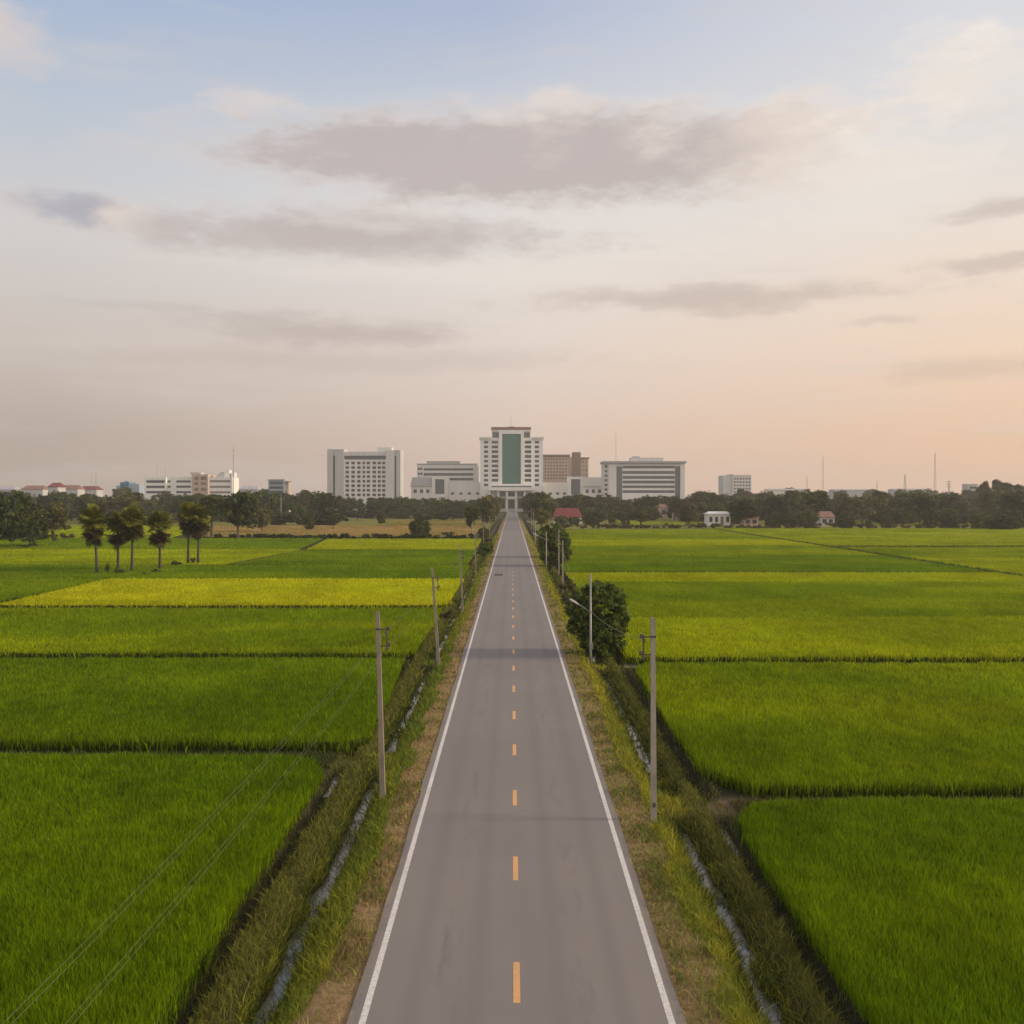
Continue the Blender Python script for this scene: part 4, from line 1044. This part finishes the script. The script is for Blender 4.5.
# western low wing with striped office behind
d = 930
s = bld('office_block', 448, d, 'low striped office behind the white wing with a grey glass panel')
facade(s, d, 417, 477.5, 464.4, 0, [(468.2, 470.6), (473.0, 475.8), (478.0, 480.4), (482.4, 484.2)], [(423.6, 473.2)], M['offwhite'], M['band'], .9, 28, 'window_band', GND)
for yy in (467.8, 472.6, 477.2):
    for a in (417.8, 420.4): pbox('window', M['glass'], s, d, a, a + 1.9, yy, yy + 2.2, .25, -.1)
pbox('penthouse', M['roofgrey'], s, d, 426.2, 459.6, 460.8, 464.3, 16, 6)
pbox('roof_slab', M['roofgrey'], s, d, 416.6, 478, 463.6, 464.3, 4, -.6)
pbox('stair_tower', M['palegrey'], s, d, 473.6, 478.8, 465.5, 0, 10, -1.5, GND)
def wing(px0, px1, e0, e1, g0, g1, wx0, wx1, bx0, bx1, label):
    d = 890; w = bld('low_wing', (px0 + px1) / 2, d, label)
    m = MB()   # hall with a lean-to roof
    x0, x1 = fx(wx0, d), fx(wx1, d)
    cs = [(wx0 + (wx1 - wx0) * f - 1.7, wx0 + (wx1 - wx0) * f + 1.7) for f in (.2, .5, .8)]
    facade(w, d, wx0, wx1, 486.6, 0, [(489.4, 493.0)], cs, M['white'], M['glass'], .5, 15, z0=GND)
    b0 = len(m.v); ze, zr_ = fz(486.5, d), fz(477.2, d)
    m.v += [(x0 - .6, d - .8, ze), (x1 + .6, d - .8, ze), (x1 + .6, d + 16, ze), (x0 - .6, d + 16, ze), (x0 + .6, d + 5, zr_), (x1 - .6, d + 5, zr_), (x1 - .6, d + 15, zr_), (x0 + .6, d + 15, zr_)]
    m.f += [(0, 3, 2, 1), (4, 5, 6, 7), (0, 1, 5, 4), (1, 2, 6, 5), (2, 3, 7, 6), (3, 0, 4, 7)]
    m.build('roof', M['roofgrey'], w)
    pbox('entrance_block', M['white'], w, d, e0, g0, 476.6, 0, 17, -1.5, GND); pbox('entrance_block', M['offwhite'], w, d, g1, e1, 476.6, 0, 17, -1.5, GND)
    pbox('lintel', M['white'], w, d, g0 + .02, g1 - .02, 476.7, 479.2, 16, -1.2)
    pbox('glazed_panel', M['greyglass'], w, d, g0 + .02, g1 - .02, 479.3, 494, .5, -.2); pbox('panel_foot', M['white'], w, d, g0 + .02, g1 - .02, 494.1, 0, .6, -.9, GND)
    pbox('annex', M['offwhite'], w, d, bx0, bx1, 482.4, 0, 15, .4, GND)
    n = 4
    for i in range(n):
        q = bx0 + (bx1 - bx0) * (i + .3) / n; pbox('window', M['glass'], w, d, q, q + 3.0, 492.4, 494.6, .2, .25)
wing(411, 482, 432, 448.4, 435.2, 444.4, 411, 431.9, 448.5, 482, 'low white wing with a sloping grey roof west of the tower')
wing(539, 604, 568, 583, 571, 580.2, 583.1, 603.6, 540, 567.9, 'low white wing with a sloping grey roof east of the tower')

# brown block behind
d = 960
b = bld('brown_block', 566, d, 'brown gridded block with a darker stair tower, behind the eastern wing')
facade(b, d, 543, 568.5, 456.6, 0, rows_of(459.4, 3.15, 1.7, 7), [(544.4 + 2.95 * i, 546.3 + 2.95 * i) for i in range(8)], M['brown'], M['brownglass'], .6, 22, z0=GND)
pbox('roof_slab', M['darkbrown'], b, d, 542.4, 570, 454.6, 456.5, 24, -1)
pbox('stair_tower', M['darkbrown'], b, d, 572.6, 580.6, 452.2, 0, 14, -1.5, GND)
pbox('wall', M['tan'], b, d, 568.55, 572.55, 457, 0, 22, .4, GND)
facade(b, d, 580.65, 588.4, 458.6, 0, rows_of(462.0, 4.2, 2.0, 5), [(582.2, 583.6), (585.2, 586.6)], M['tan'], M['brownglass'], .6, 22, z0=GND)
pbox('roof_slab', M['redbrown'], b, d, 580.65, 589.4, 457.4, 458.5, 24, -.8)

# striped office block east
d = 850
b = bld('striped_block', 645, d, 'wide office block with white stripes and a flat overhanging roof')
facade(b, d, 603.8, 608.3, 463.4, 0, rows_of(466.5, 4.6, 2.6, 7), [(604.6, 607.4)], M['palegrey'], M['glass'], .6, 24, z0=GND)
pbox('pier', M['offwhite'], b, d, 608.35, 616.3, 463.4, 0, 26, -.9, GND)
pbox('glazed_strip', M['greyglass'], b, d, 616.35, 622.3, 466.5, 0, 24, .4, GND); pbox('strip_head', M['offwhite'], b, d, 616.35, 622.3, 463.4, 466.4, 24, -.3)
facade(b, d, 622.35, 675.0, 463.4, 0, [(465.8, 468.4), (471.0, 474.0), (475.9, 479.0), (480.6, 483.6), (485.4, 488.2), (490.2, 493)], [(622.6, 674.8)], M['white'], M['band'], .9, 25, 'window_band', GND)
pbox('glazed_strip', M['greyglass'], b, d, 675.05, 680.2, 466.5, 0, 24, .4, GND); pbox('strip_head', M['offwhite'], b, d, 675.05, 680.2, 463.4, 466.4, 24, -.3)
pbox('pier', M['offwhite'], b, d, 680.25, 684.6, 463.4, 0, 26, -.9, GND)
pbox('roof_slab', M['roofgrey'], b, d, 602.8, 686.2, 461.2, 463.3, 29, -2)
pbox('penthouse', M['palegrey'], b, d, 632, 664.8, 457.2, 461.1, 12, 8); pbox('plant_room', M['roofgrey'], b, d, 634, 641, 456.0, 457.1, 6, 10)

# long white terraces far west
d = 700
b = bld('terraced_building', 188, d, 'long white building with terraces and a pink sunlit end')
facade(b, d, 144.4, 166, 477.6, 0, [(480.2, 483.0), (485.6, 488.2), (491.0, 493.4)], [(146, 164.6)], M['white'], M['band'], .8, 16, 'window_band', GND)
facade(b, d + 2, 166.05, 192, 476.8, 0, [(480.4, 482.6), (485.6, 487.8), (491.2, 493.2)], [(167.4, 170.6), (176, 190.8)], M['white'], M['band'], .8, 16, 'window_band', GND)
facade(b, d - 1, 192.05, 208, 474.4, 0, [(477, 480), (482.4, 485), (488, 491)], [(194, 198.5), (200.4, 206.4)], M['tan'], M['brownglass'], .8, 16, 'window_band', GND)
facade(b, d + 1, 208.05, 232.4, 477.2, 0, [(480.2, 482.4), (485.8, 488.0), (491.4, 493.4)], [(209.6, 230.4)], M['white'], M['brownglass'], .8, 16, 'window_band', GND)
pbox('roof_house', M['grey'], b, d, 188.5, 199, 472.2, 474.3, 8, 4); pbox('stair_tower', M['white'], b, d, 222.6, 227.4, 470.0, 477.1, 6, 5); pbox('stair_tower', M['white'], b, d, 229.2, 232.4, 472.4, 477.1, 6, 5)
m = MB(); xx = [(213.8, 477.1), (222.4, 477.1), (222.4, 471.6), (219.5, 471.8), (216, 474.6)]
m2 = [(fx(a, d), fz(c, d)) for a, c in xx]; bb = len(m.v)
m.v += [(a, d + 4, c) for a, c in m2] + [(a, d + 10, c) for a, c in m2]; n5 = 5
m.f += [(0, 1, 2, 3, 4), (9, 8, 7, 6, 5)] + [(i, i + 5, (i + 1) % 5 + 5, (i + 1) % 5) for i in range(5)]
m.build('curved_roof', M['grey'], b)
def mast(px, topy, d, label, r=.22, lattice=False, group=None):
    x = fx(px, d); H = fz(topy, d); o = empty('radio_mast' if not lattice else 'lattice_tower', (x, d, GND), label, 'mast', group)
    if not lattice:
        link('pole', MB().tube([(0, 0, 0), (0, 0, H * .6), (0, 0, H)], [r, r * .8, r * .45], 6).mesh('pole'), M['mast'], o)
        m = MB()
        for k in range(3): m.tube([(-r * 3, 0, H * (.78 + .08 * k)), (r * 3, 0, H * (.78 + .08 * k))], r * .35, 4)
        link('antenna', m.mesh('antenna'), M['mast'], o)
    else:
        m = MB(); w0 = r * 6
        for sx, sy in ((1, 1), (1, -1), (-1, -1), (-1, 1)): m.tube([(sx * w0, sy * w0, 0), (sx * r, sy * r, H)], r * .35, 4)
        for k in range(12):
            z0, z1 = H * k / 12, H * (k + 1) / 12; q0, q1 = w0 + (r - w0) * k / 12, w0 + (r - w0) * (k + 1) / 12
            for s in (1, -1): m.tube([(-q0 * s, -q0, z0), (q1 * s, -q1, z1)], r * .22, 4); m.tube([(-q0 * s, q0, z0), (q1 * s, q1, z1)], r * .22, 4)
        link('frame', m.mesh('frame'), M['mast'], o)
        link('antenna', MB().tube([(0, 0, H), (0, 0, H * 1.08)], r * .3, 4).mesh('antenna'), M['mast'], o)
mast(233.4, 446, 690, 'tall thin mast at the sunlit end of the white terraces', .3)
mast(157, 465, 705, 'short aerial on the plain end of the white terraces', .16); mast(165, 466, 712, 'fainter short aerial behind the white terraces', .14)
mast(616, 432, 900, 'tall thin mast rising behind the striped office block', .26)
mast(823, 455, 1050, 'lone tall mast on the eastern skyline', .42); mast(807, 476, 1100, 'short mast beside the lone tall mast', .4)
mast(935, 453, 1000, 'tallest lattice mast on the eastern skyline', .22, True); mast(905, 475, 950, 'stout shorter lattice tower on the eastern skyline', .32, True)
mast(949, 480, 980, 'thick short chimney like mast near the small grey house block', .8); mast(877, 481, 1100, 'small faint mast west of the stout lattice tower', .4)
mast(92, 473, 900, 'thin short mast over the red roofed town', .22); mast(96, 473, 905, 'twin of the thin mast over the red roofed town, slightly thicker', .3)
mast(281, 494, 480, 'slim white flood light pole in the grove under the small blue tower', .2)

d = 800
b = bld('blue_building', 130, d, 'bright blue boxy building beside the white terraces')
facade(b, d, 120, 129, 482.2, 0, rows_of(485, 3.4, 1.5, 3), [(121.2, 123.6), (125, 127.6)], M['blue'], M['glass'], .5, 14, z0=GND)
pbox('annex', M['paleblue'], b, d, 129.05, 138.5, 483.8, 0, 14, 1.5, GND); pbox('annex', M['paleblue'], b, d, 115.5, 119.95, 485.5, 0, 12, 1.5, GND); pbox('roof_tank', M['blue'], b, d, 122, 126, 481.2, 482.1, 3, 4)
d = 860
b = bld('blue_tower', 278, d, 'small blue grey block with a glazed front above the grove')
facade(b, d, 268.2, 284.2, 480.0, 0, [(481.6, 484.6), (486.2, 489.0), (490.6, 493)], [(269.4, 283)], M['paleblue'], M['band'], .6, 14, 'window_band', GND)
pbox('roof_slab', M['grey'], b, d, 267.8, 284.8, 479.2, 479.9, 15, -.5); pbox('annex', M['tan'], b, d, 284.3, 288, 481, 0, 10, 2, GND); pbox('jib', M['rustroof'], b, d, 284.9, 290.5, 481.4, 482.2, 1.5, .3)
d = 1000
b = bld('distant_block', 738, d, 'small distant grey block alone on the eastern skyline')
pbox('wall', M['palegrey'], b, d, 723.4, 731.0, 475.4, 0, 24, .5, GND)
facade(b, d, 733.0, 751.2, 475.8, 0, rows_of(478.8, 3.3, 1.7, 5), [(733.8 + 2.95 * i, 735.8 + 2.95 * i) for i in range(6)], M['offwhite'], M['band'], .6, 24, z0=GND)
pbox('stair_tower', M['grey'], b, d, 731.05, 732.95, 474.2, 0, 22, -.5, GND); pbox('parapet', M['offwhite'], b, d, 733.0, 751.4, 474.9, 475.7, 24, -.3)
d = 980
b = bld('grey_hut', 973, d, 'small grey house block beside the tall skyline trees')
pbox('wall', M['grey'], b, d, 967.5, 978, 484.6, 0, 12, 0, GND); pbox('window', M['glass'], b, d, 969.5, 976.5, 486.5, 488.6, .2, -.25); pbox('parapet', M['palegrey'], b, d, 967.2, 978.3, 483.8, 484.5, 12.4, -.2)

# houses ---------------------------------------------------------------------
def house(px0, px1, d, ridge, eave, roofm, wallm, label, depth=9.0, nwin=3, basey=None, name='house', hip=0.25, rz=0):
    xc = fx((px0 + px1) / 2, d); W = (px1 - px0) * d / F; z0 = GND
    r = empty(name, (xc, d, z0), label, 'house', None, rz)
    ze, zr_ = fz(eave, d) - z0, fz(ridge, d) - z0
    link('wall', MB().box(-W / 2 + .5, W / 2 - .5, .5, depth - .5, 0, ze).mesh('wall'), wallm, r)
    m = MB(); hx = W / 2 * (1 - hip)
    m.v += [(-W/2, 0, ze - .05), (W/2, 0, ze - .05), (W/2, depth, ze - .05), (-W/2, depth, ze - .05), (-hx, depth / 2, zr_), (hx, depth / 2, zr_),
            (-W/2, 0, ze + .15), (W/2, 0, ze + .15), (W/2, depth, ze + .15), (-W/2, depth, ze + .15)]
    m.f += [(3, 2, 1, 0), (6, 7, 5, 4), (7, 8, 5), (8, 9, 4, 5), (9, 6, 4), (0, 1, 7, 6), (1, 2, 8, 7), (2, 3, 9, 8), (3, 0, 6, 9)]
    link('roof', m.mesh('roof'), roofm, r)
    for i in range(nwin):
        x = -W / 2 + W * (i + .75) / (nwin + .5); w = min(1.1, W / nwin * .25)
        nm = 'door' if i == nwin // 2 and nwin > 2 else 'window'
        link(nm, MB().box(x - w, x + w, .38, .47, .1 if nm == 'door' else ze * .35, ze * .8).mesh(nm), M['glass'] if nm == 'window' else M['darkbrown'], r)
    return r
house(553, 583, 470, 508.2, 517.5, M['redroof'], M['offwhite'], 'house with a bright crimson hipped roof near the road', 14, 3)
for px, ty, wp in ((560, 515, 15), (575, 516, 13), (588, 513, 14)): tree_px('round1', px, 0, ty, wp, {560: 'bush hiding the wall of the crimson roofed house nearest the road', 575: 'small bush in front of the crimson roofed house door', 588: 'bush at the far corner of the crimson roofed house'}[px], d=455, cat='bush')
d = 430
h = house(707, 732, d, 511.6, 514.4, M['offwhite'], M['white'], 'white two storey farmhouse at the edge of the eastern fields', 9, 4)
house(820, 836, 435, 511.4, 517.6, M['rustroof'], M['grey'], 'small rust roofed house between two round hedge trees', 8, 2)
house(651, 669, 600, 504.4, 507.6, M['rustroof'], M['tan'], 'low reddish roofed house below the striped office block', 9, 2)
house(673, 685, 560, 508.0, 510.2, M['lilacroof'], M['tan'], 'tiny pale roofed hut beside the brown broad tree', 7, 2)
house(743, 760, 425, 515.0, 518.2, M['rustroof'], M['tan'], 'low brown hut east of the white farmhouse', 7, 2)
house(326, 356, 590, 508.6, 511.6, M['lilacroof'], M['offwhite'], 'long low house with a lilac metal roof behind the stubble', 9, 5, hip=.05)
house(60, 80, 350, 520, 525.5, M['offwhite'], M['white'], 'long white shed beside the palms under the tree belt', 6, 3, hip=.05) if False else None
for px0, px1, d, rg, ev, rm, lab in ((20, 43, 860, 485.4, 488.6, 'rustroof', 'long rust roofed house at the near end of the red roofed town'), (47, 58, 830, 482.6, 486.4, 'redroof', 'taller narrow red roofed house rising over the town'),
                                     (58, 78, 900, 485.0, 488.4, 'rustroof', 'wide rust roofed house in the middle of the town'), (78, 97, 940, 486, 489, 'redroof', 'faded red roofed house at the far end of the town'),
                                     (-6, 14, 900, 486.8, 489, 'lilacroof', 'grey roofed house at the picture edge of the town'), (238, 258, 980, 486, 488.8, 'lilacroof', 'pale shed roof between the thin mast and the blue tower')):
    house(px0, px1, d, rg, ev + .7, M[rm], M['grey'], lab, 16, 4)
for px0, px1, d, rg, ev, rm, wm, lab in ((768, 806, 1000, 488.6, 490.4, 'roofgrey', 'offwhite', 'long low white factory shed below the lone mast'), (834, 878, 1050, 489.0, 490.4, 'lilacroof', 'grey', 'long pale warehouse roof east of the lone mast'), (894, 930, 1080, 488.6, 490.2, 'roofgrey', 'grey', 'long low roof behind the stout lattice tower')):
    house(px0, px1, d, rg, ev, M[rm], M[wm], lab, 20, 5, name='warehouse', hip=.04)

# car far down the road --------------------------------------------------------
def car(x, y, label):
    r = empty('car', (x, y, 0), label, 'car')
    m = MB(); s = [(-2.1, .35), (2.1, .35), (2.1, .85), (1.1, .95), (.6, 1.4), (-1.2, 1.42), (-1.9, .95), (-2.1, .9)]
    n = len(s); m.v += [(-.85, a, b) for a, b in s] + [(.85, a, b) for a, b in s]
    m.f += [tuple(range(n)), tuple(reversed(range(n, 2 * n)))] + [(i, i + n, (i + 1) % n + n, (i + 1) % n) for i in range(n)]
    link('body', m.mesh('body'), M['carpaint'], r)
    link('windscreen', MB().quadbox.__self__.mesh('x') if False else MB().box(-.7, .7, -1.93, -1.3, 1.0, 1.36).mesh('windscreen'), M['carglass'], r)
    for sx in (-.8, .8):
        for sy in (-1.3, 1.35): link('wheel', MB().tube([(sx - .1, sy, .33), (sx + .1, sy, .33)], .33, 12).mesh('wheel'), M['tyre'], r)
car(1.2, 760, 'small white car far down the road before the gate')

# ------------------------------------------------------------------ haze
HAZE = 0.00018
hz = MB().box(-3300, 3300, -320, 3400, -1.9, 96).build('haze', None)
tag(hz, 'thin evening haze lying over the plain', 'haze', kind='stuff')
m = bpy.data.materials.new('haze_air'); m.use_nodes = True; nt = m.node_tree; nt.nodes.clear()
o = nt.nodes.new('ShaderNodeOutputMaterial'); pv = nt.nodes.new('ShaderNodeVolumePrincipled')
pv.inputs['Color'].default_value = (0.96, 0.90, 0.84, 1); pv.inputs['Density'].default_value = HAZE; pv.inputs['Anisotropy'].default_value = 0.2
nt.links.new(pv.outputs[0], o.inputs['Volume']); hz.data.materials.append(m)

# ------------------------------------------------------------------ sky and light
SUN_EL, SUN_AZ = 20.0, 92.0          # azimuth from +Y towards +X
w = bpy.data.worlds.new('World'); bpy.context.scene.world = w; w.use_nodes = True
nt = w.node_tree; bg = nt.nodes['Background']; bg.inputs['Strength'].default_value = 0.1
sky = nt.nodes.new('ShaderNodeTexSky'); sky.sky_type = 'NISHITA'; sky.sun_disc = False
sky.sun_elevation = R(SUN_EL); sky.sun_rotation = R(SUN_AZ); sky.altitude = 20; sky.air_density = 1.0; sky.dust_density = 3.0; sky.ozone_density = 1.0
tc = nt.nodes.new('ShaderNodeTexCoord'); sp = nt.nodes.new('ShaderNodeSeparateXYZ')
nm = nt.nodes.new('ShaderNodeVectorMath'); nm.operation = 'NORMALIZE'; nt.links.new(tc.outputs['Generated'], nm.inputs[0]); nt.links.new(nm.outputs[0], sp.inputs[0])
X_, Y_, Z_ = sp.outputs
EL = MATH(nt, 'MULTIPLY', MATH(nt, 'ARCSINE', Z_), 180 / math.pi); AZ = MATH(nt, 'MULTIPLY', MATH(nt, 'ARCTAN2', X_, Y_), 180 / math.pi)
def s2l(c): return tuple(((v / 255) / 12.92 if v / 255 <= .04045 else ((v / 255 + .055) / 1.055) ** 2.4) for v in c)
def ramp(stops):
    r = nt.nodes.new('ShaderNodeValToRGB'); e = r.color_ramp.elements
    while len(e) > 1: e.remove(e[0])
    for i, (deg, c) in enumerate(stops):
        el = e[0] if i == 0 else e.new(min(1, max(0, deg / 60)))
        el.position = min(1, max(0, deg / 60)); el.color = s2l(c) + (1,)
    nt.links.new(MATH(nt, 'DIVIDE', EL, 60.0, clamp=True), r.inputs[0]); return r.outputs[0]
rl = ramp([(0, (176, 158, 148)), (3.3, (180, 163, 153)), (8.4, (203, 190, 181)), (13.9, (210, 205, 202)), (19, (190, 197, 207)), (25.6, (163, 181, 208)), (40, (150, 172, 205)), (60, (150, 170, 200))])
rm_ = ramp([(0, (214, 187, 170)), (3.3, (220, 195, 179)), (8.4, (226, 210, 199)), (13.9, (231, 223, 216)), (19, (218, 216, 217)), (23, (192, 198, 211)), (26, (174, 185, 208)), (40, (160, 176, 205)), (60, (160, 175, 202))])
rr = ramp([(0, (232, 188, 157)), (3.3, (234, 194, 164)), (8.4, (240, 212, 187)), (13.9, (235, 221, 207)), (19, (226, 221, 217)), (25.6, (214, 216, 222)), (40, (205, 208, 216)), (60, (195, 200, 212))])
hyp = MATH(nt, 'SQRT', MATH(nt, 'ADD', MATH(nt, 'MULTIPLY', X_, X_), MATH(nt, 'MULTIPLY', Y_, Y_)))
SX = MATH(nt, 'DIVIDE', X_, MATH(nt, 'MAXIMUM', hyp, .001))
base = MIX(nt, RANGE(nt, SX, -.42, 0.02), rl, rm_)
base = MIX(nt, RANGE(nt, SX, -.02, .42), base, rr)
# pale glow of the veiled sun; unseen rear sky brightened to fill front walls
base = MIX(nt, RANGE(nt, SX, .5, .98, 0, .75, True), base, s2l((255, 236, 206)))
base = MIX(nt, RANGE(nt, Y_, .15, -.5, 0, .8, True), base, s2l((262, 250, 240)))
# cloud coordinates: azimuth and elevation in degrees, warped
cv = nt.nodes.new('ShaderNodeCombineXYZ'); nt.links.new(AZ, cv.inputs[0]); nt.links.new(EL, cv.inputs[1])
wn = NOISE(nt, 1.0, 5, .6, cv.outputs[0], (.16, .5, 1)); wsp = nt.nodes.new('ShaderNodeSeparateColor'); nt.links.new(wn.outputs['Color'], wsp.inputs[0])
WX = MATH(nt, 'ADD', AZ, MATH(nt, 'MULTIPLY', MATH(nt, 'SUBTRACT', wsp.outputs[0], .5), 5.0)); WY = MATH(nt, 'ADD', EL, MATH(nt, 'MULTIPLY', MATH(nt, 'SUBTRACT', wsp.outputs[1], .5), 1.7))
det = NOISE(nt, 1.0, 7, .62, cv.outputs[0], (.22, .62, 1)); fine_n = NOISE(nt, 1.0, 8, .65, cv.outputs[0], (.75, 1.7, 1)); DET = MATH(nt, 'ADD', MATH(nt, 'SUBTRACT', det.outputs[0], .5), MATH(nt, 'MULTIPLY', MATH(nt, 'SUBTRACT', fine_n.outputs[0], .5), .45))
det2 = NOISE(nt, 1.0, 5, .6, cv.outputs[0], (.30, .75, 1)); DET2 = det2.outputs[0]
def az_(px): return math.degrees(math.atan((px - 512) / F))
def el_(px, py): return math.degrees(math.atan((HY - py) / F * math.cos(math.radians(az_(px)))))
def cloud(col, px, py, hw, hh, op, dark, lit, litx=0.0, lity=.35, soft=1.0, ragged=1.35):
    a0 = az_(px); e0 = el_(px, py); ha = az_(px + hw) - a0; hb = el_(px, py - hh) - e0
    dx = MATH(nt, 'DIVIDE', MATH(nt, 'SUBTRACT', WX, a0), ha); dy = MATH(nt, 'DIVIDE', MATH(nt, 'SUBTRACT', WY, e0), hb)
    q = MATH(nt, 'SQRT', MATH(nt, 'ADD', MATH(nt, 'MULTIPLY', dx, dx), MATH(nt, 'MULTIPLY', dy, dy)))
    q = MATH(nt, 'ADD', q, MATH(nt, 'MULTIPLY', DET, -ragged))
    den = RANGE(nt, q, 1.15, 1.15 - soft, 0, op, True)
    t = MATH(nt, 'ADD', MATH(nt, 'ADD', MATH(nt, 'MULTIPLY', dx, litx), MATH(nt, 'MULTIPLY', dy, lity)), MATH(nt, 'MULTIPLY', MATH(nt, 'SUBTRACT', DET2, .5), 1.6))
    c = MIX(nt, RANGE(nt, t, .0, .9, 0, 1, True), s2l(dark), s2l(lit))
    # thin outer part of a cloud passes light: it is lighter than the body
    c = MIX(nt, RANGE(nt, q, .55, 1.1, 0, .75, True), c, s2l(lit))
    return MIX(nt, den, col, c)
sky_c = base
streak = NOISE(nt, 1.0, 6, .6, cv.outputs[0], (.07, .45, 1))
sky_c = MIX(nt, RANGE(nt, streak.outputs[0], .48, .72, 0, .35, True), sky_c, s2l((216, 205, 198)))
sky_c = cloud(sky_c, 975, 370, 130, 16, .45, (205, 178, 156), (228, 200, 178))
sky_c = cloud(sky_c, 330, 360, 330, 18, .40, (192, 174, 163), (208, 192, 182))
sky_c = cloud(sky_c, 325, 331, 190, 21, .75, (188, 173, 165), (218, 203, 192), .1)
sky_c = cloud(sky_c, 720, 298, 275, 20, .80, (200, 182, 170), (230, 214, 202), .15)
sky_c = cloud(sky_c, 140, 310, 110, 9, .35, (188, 178, 172), (206, 197, 190))
sky_c = cloud(sky_c, 890, 320, 50, 6, .5, (206, 186, 172), (228, 210, 196))
sky_c = cloud(sky_c, 1000, 263, 120, 12, .75, (204, 185, 173), (232, 214, 200))
sky_c = cloud(sky_c, 1010, 211, 90, 16, .75, (200, 184, 174), (234, 220, 208))
sky_c = cloud(sky_c, 345, 237, 310, 38, .88, (190, 176, 171), (232, 219, 209), .3, .45)
sky_c = cloud(sky_c, 82, 209, 84, 28, .9, (174, 171, 178), (232, 212, 197), 1.5, .1)
sky_c = cloud(sky_c, 538, 157, 385, 60, .9, (190, 176, 171), (238, 224, 212), .40, .40, .62, 1.0)
sky_c = cloud(sky_c, 800, 150, 110, 66, .85, (226, 209, 195), (252, 238, 222), .4, .3)
sky_c = cloud(sky_c, -4, 32, 66, 46, .9, (212, 202, 199), (228, 216, 208), .2)
sky_c = cloud(sky_c, 958, 76, 95, 52, .95, (236, 225, 215), (250, 238, 226), .2, soft=1.0, ragged=2.0)
sky_c = cloud(sky_c, 870, 170, 120, 62, .85, (236, 225, 214), (250, 238, 226), .2, soft=1.0, ragged=2.4)
sky_c = cloud(sky_c, 262, 106, 56, 17, .7, (220, 210, 205), (228, 216, 208), soft=1.0, ragged=2.0)
sky_c = cloud(sky_c, 560, 103, 46, 16, .8, (226, 214, 206), (236, 223, 213), soft=1.0, ragged=2.0)
sky_c = cloud(sky_c, 470, 272, 300, 16, .55, (233, 222, 212), (238, 227, 216))
mul = nt.nodes.new('ShaderNodeVectorMath'); mul.operation = 'SCALE'; mul.inputs['Scale'].default_value = 10.0
nt.links.new(sky_c, mul.inputs[0])
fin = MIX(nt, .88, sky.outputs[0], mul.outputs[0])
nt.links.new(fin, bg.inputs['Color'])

L = bpy.data.lights.new('sun', 'SUN'); L.energy = 3.0; L.angle = R(9); L.color = (1.0, 0.83, 0.62)
so = bpy.data.objects.new('sun', L); C.objects.link(so); so.location = (200, 0, 90)
so.rotation_euler = (R(90 - SUN_EL), 0, R(180 - SUN_AZ))

# ------------------------------------------------------------------ camera, output
cam = bpy.data.cameras.new('camera'); co = bpy.data.objects.new('camera', cam); C.objects.link(co)
co.location = (CAMX, 0, CAMH); co.rotation_euler = (R(90), 0, 0)
cam.sensor_width = 36; cam.lens = 36 * F / 1024; cam.shift_y = -14 / 1024; cam.clip_start = .1; cam.clip_end = 20000
sc = bpy.context.scene; sc.camera = co
sc.view_settings.view_transform = 'Standard'; sc.view_settings.look = 'None'; sc.view_settings.gamma = 1; sc.view_settings.exposure = 0.15
sc.cycles.use_denoising = True; sc.cycles.max_bounces = 6; sc.cycles.diffuse_bounces = 3; sc.cycles.transparent_max_bounces = 8; sc.cycles.volume_bounces = 0
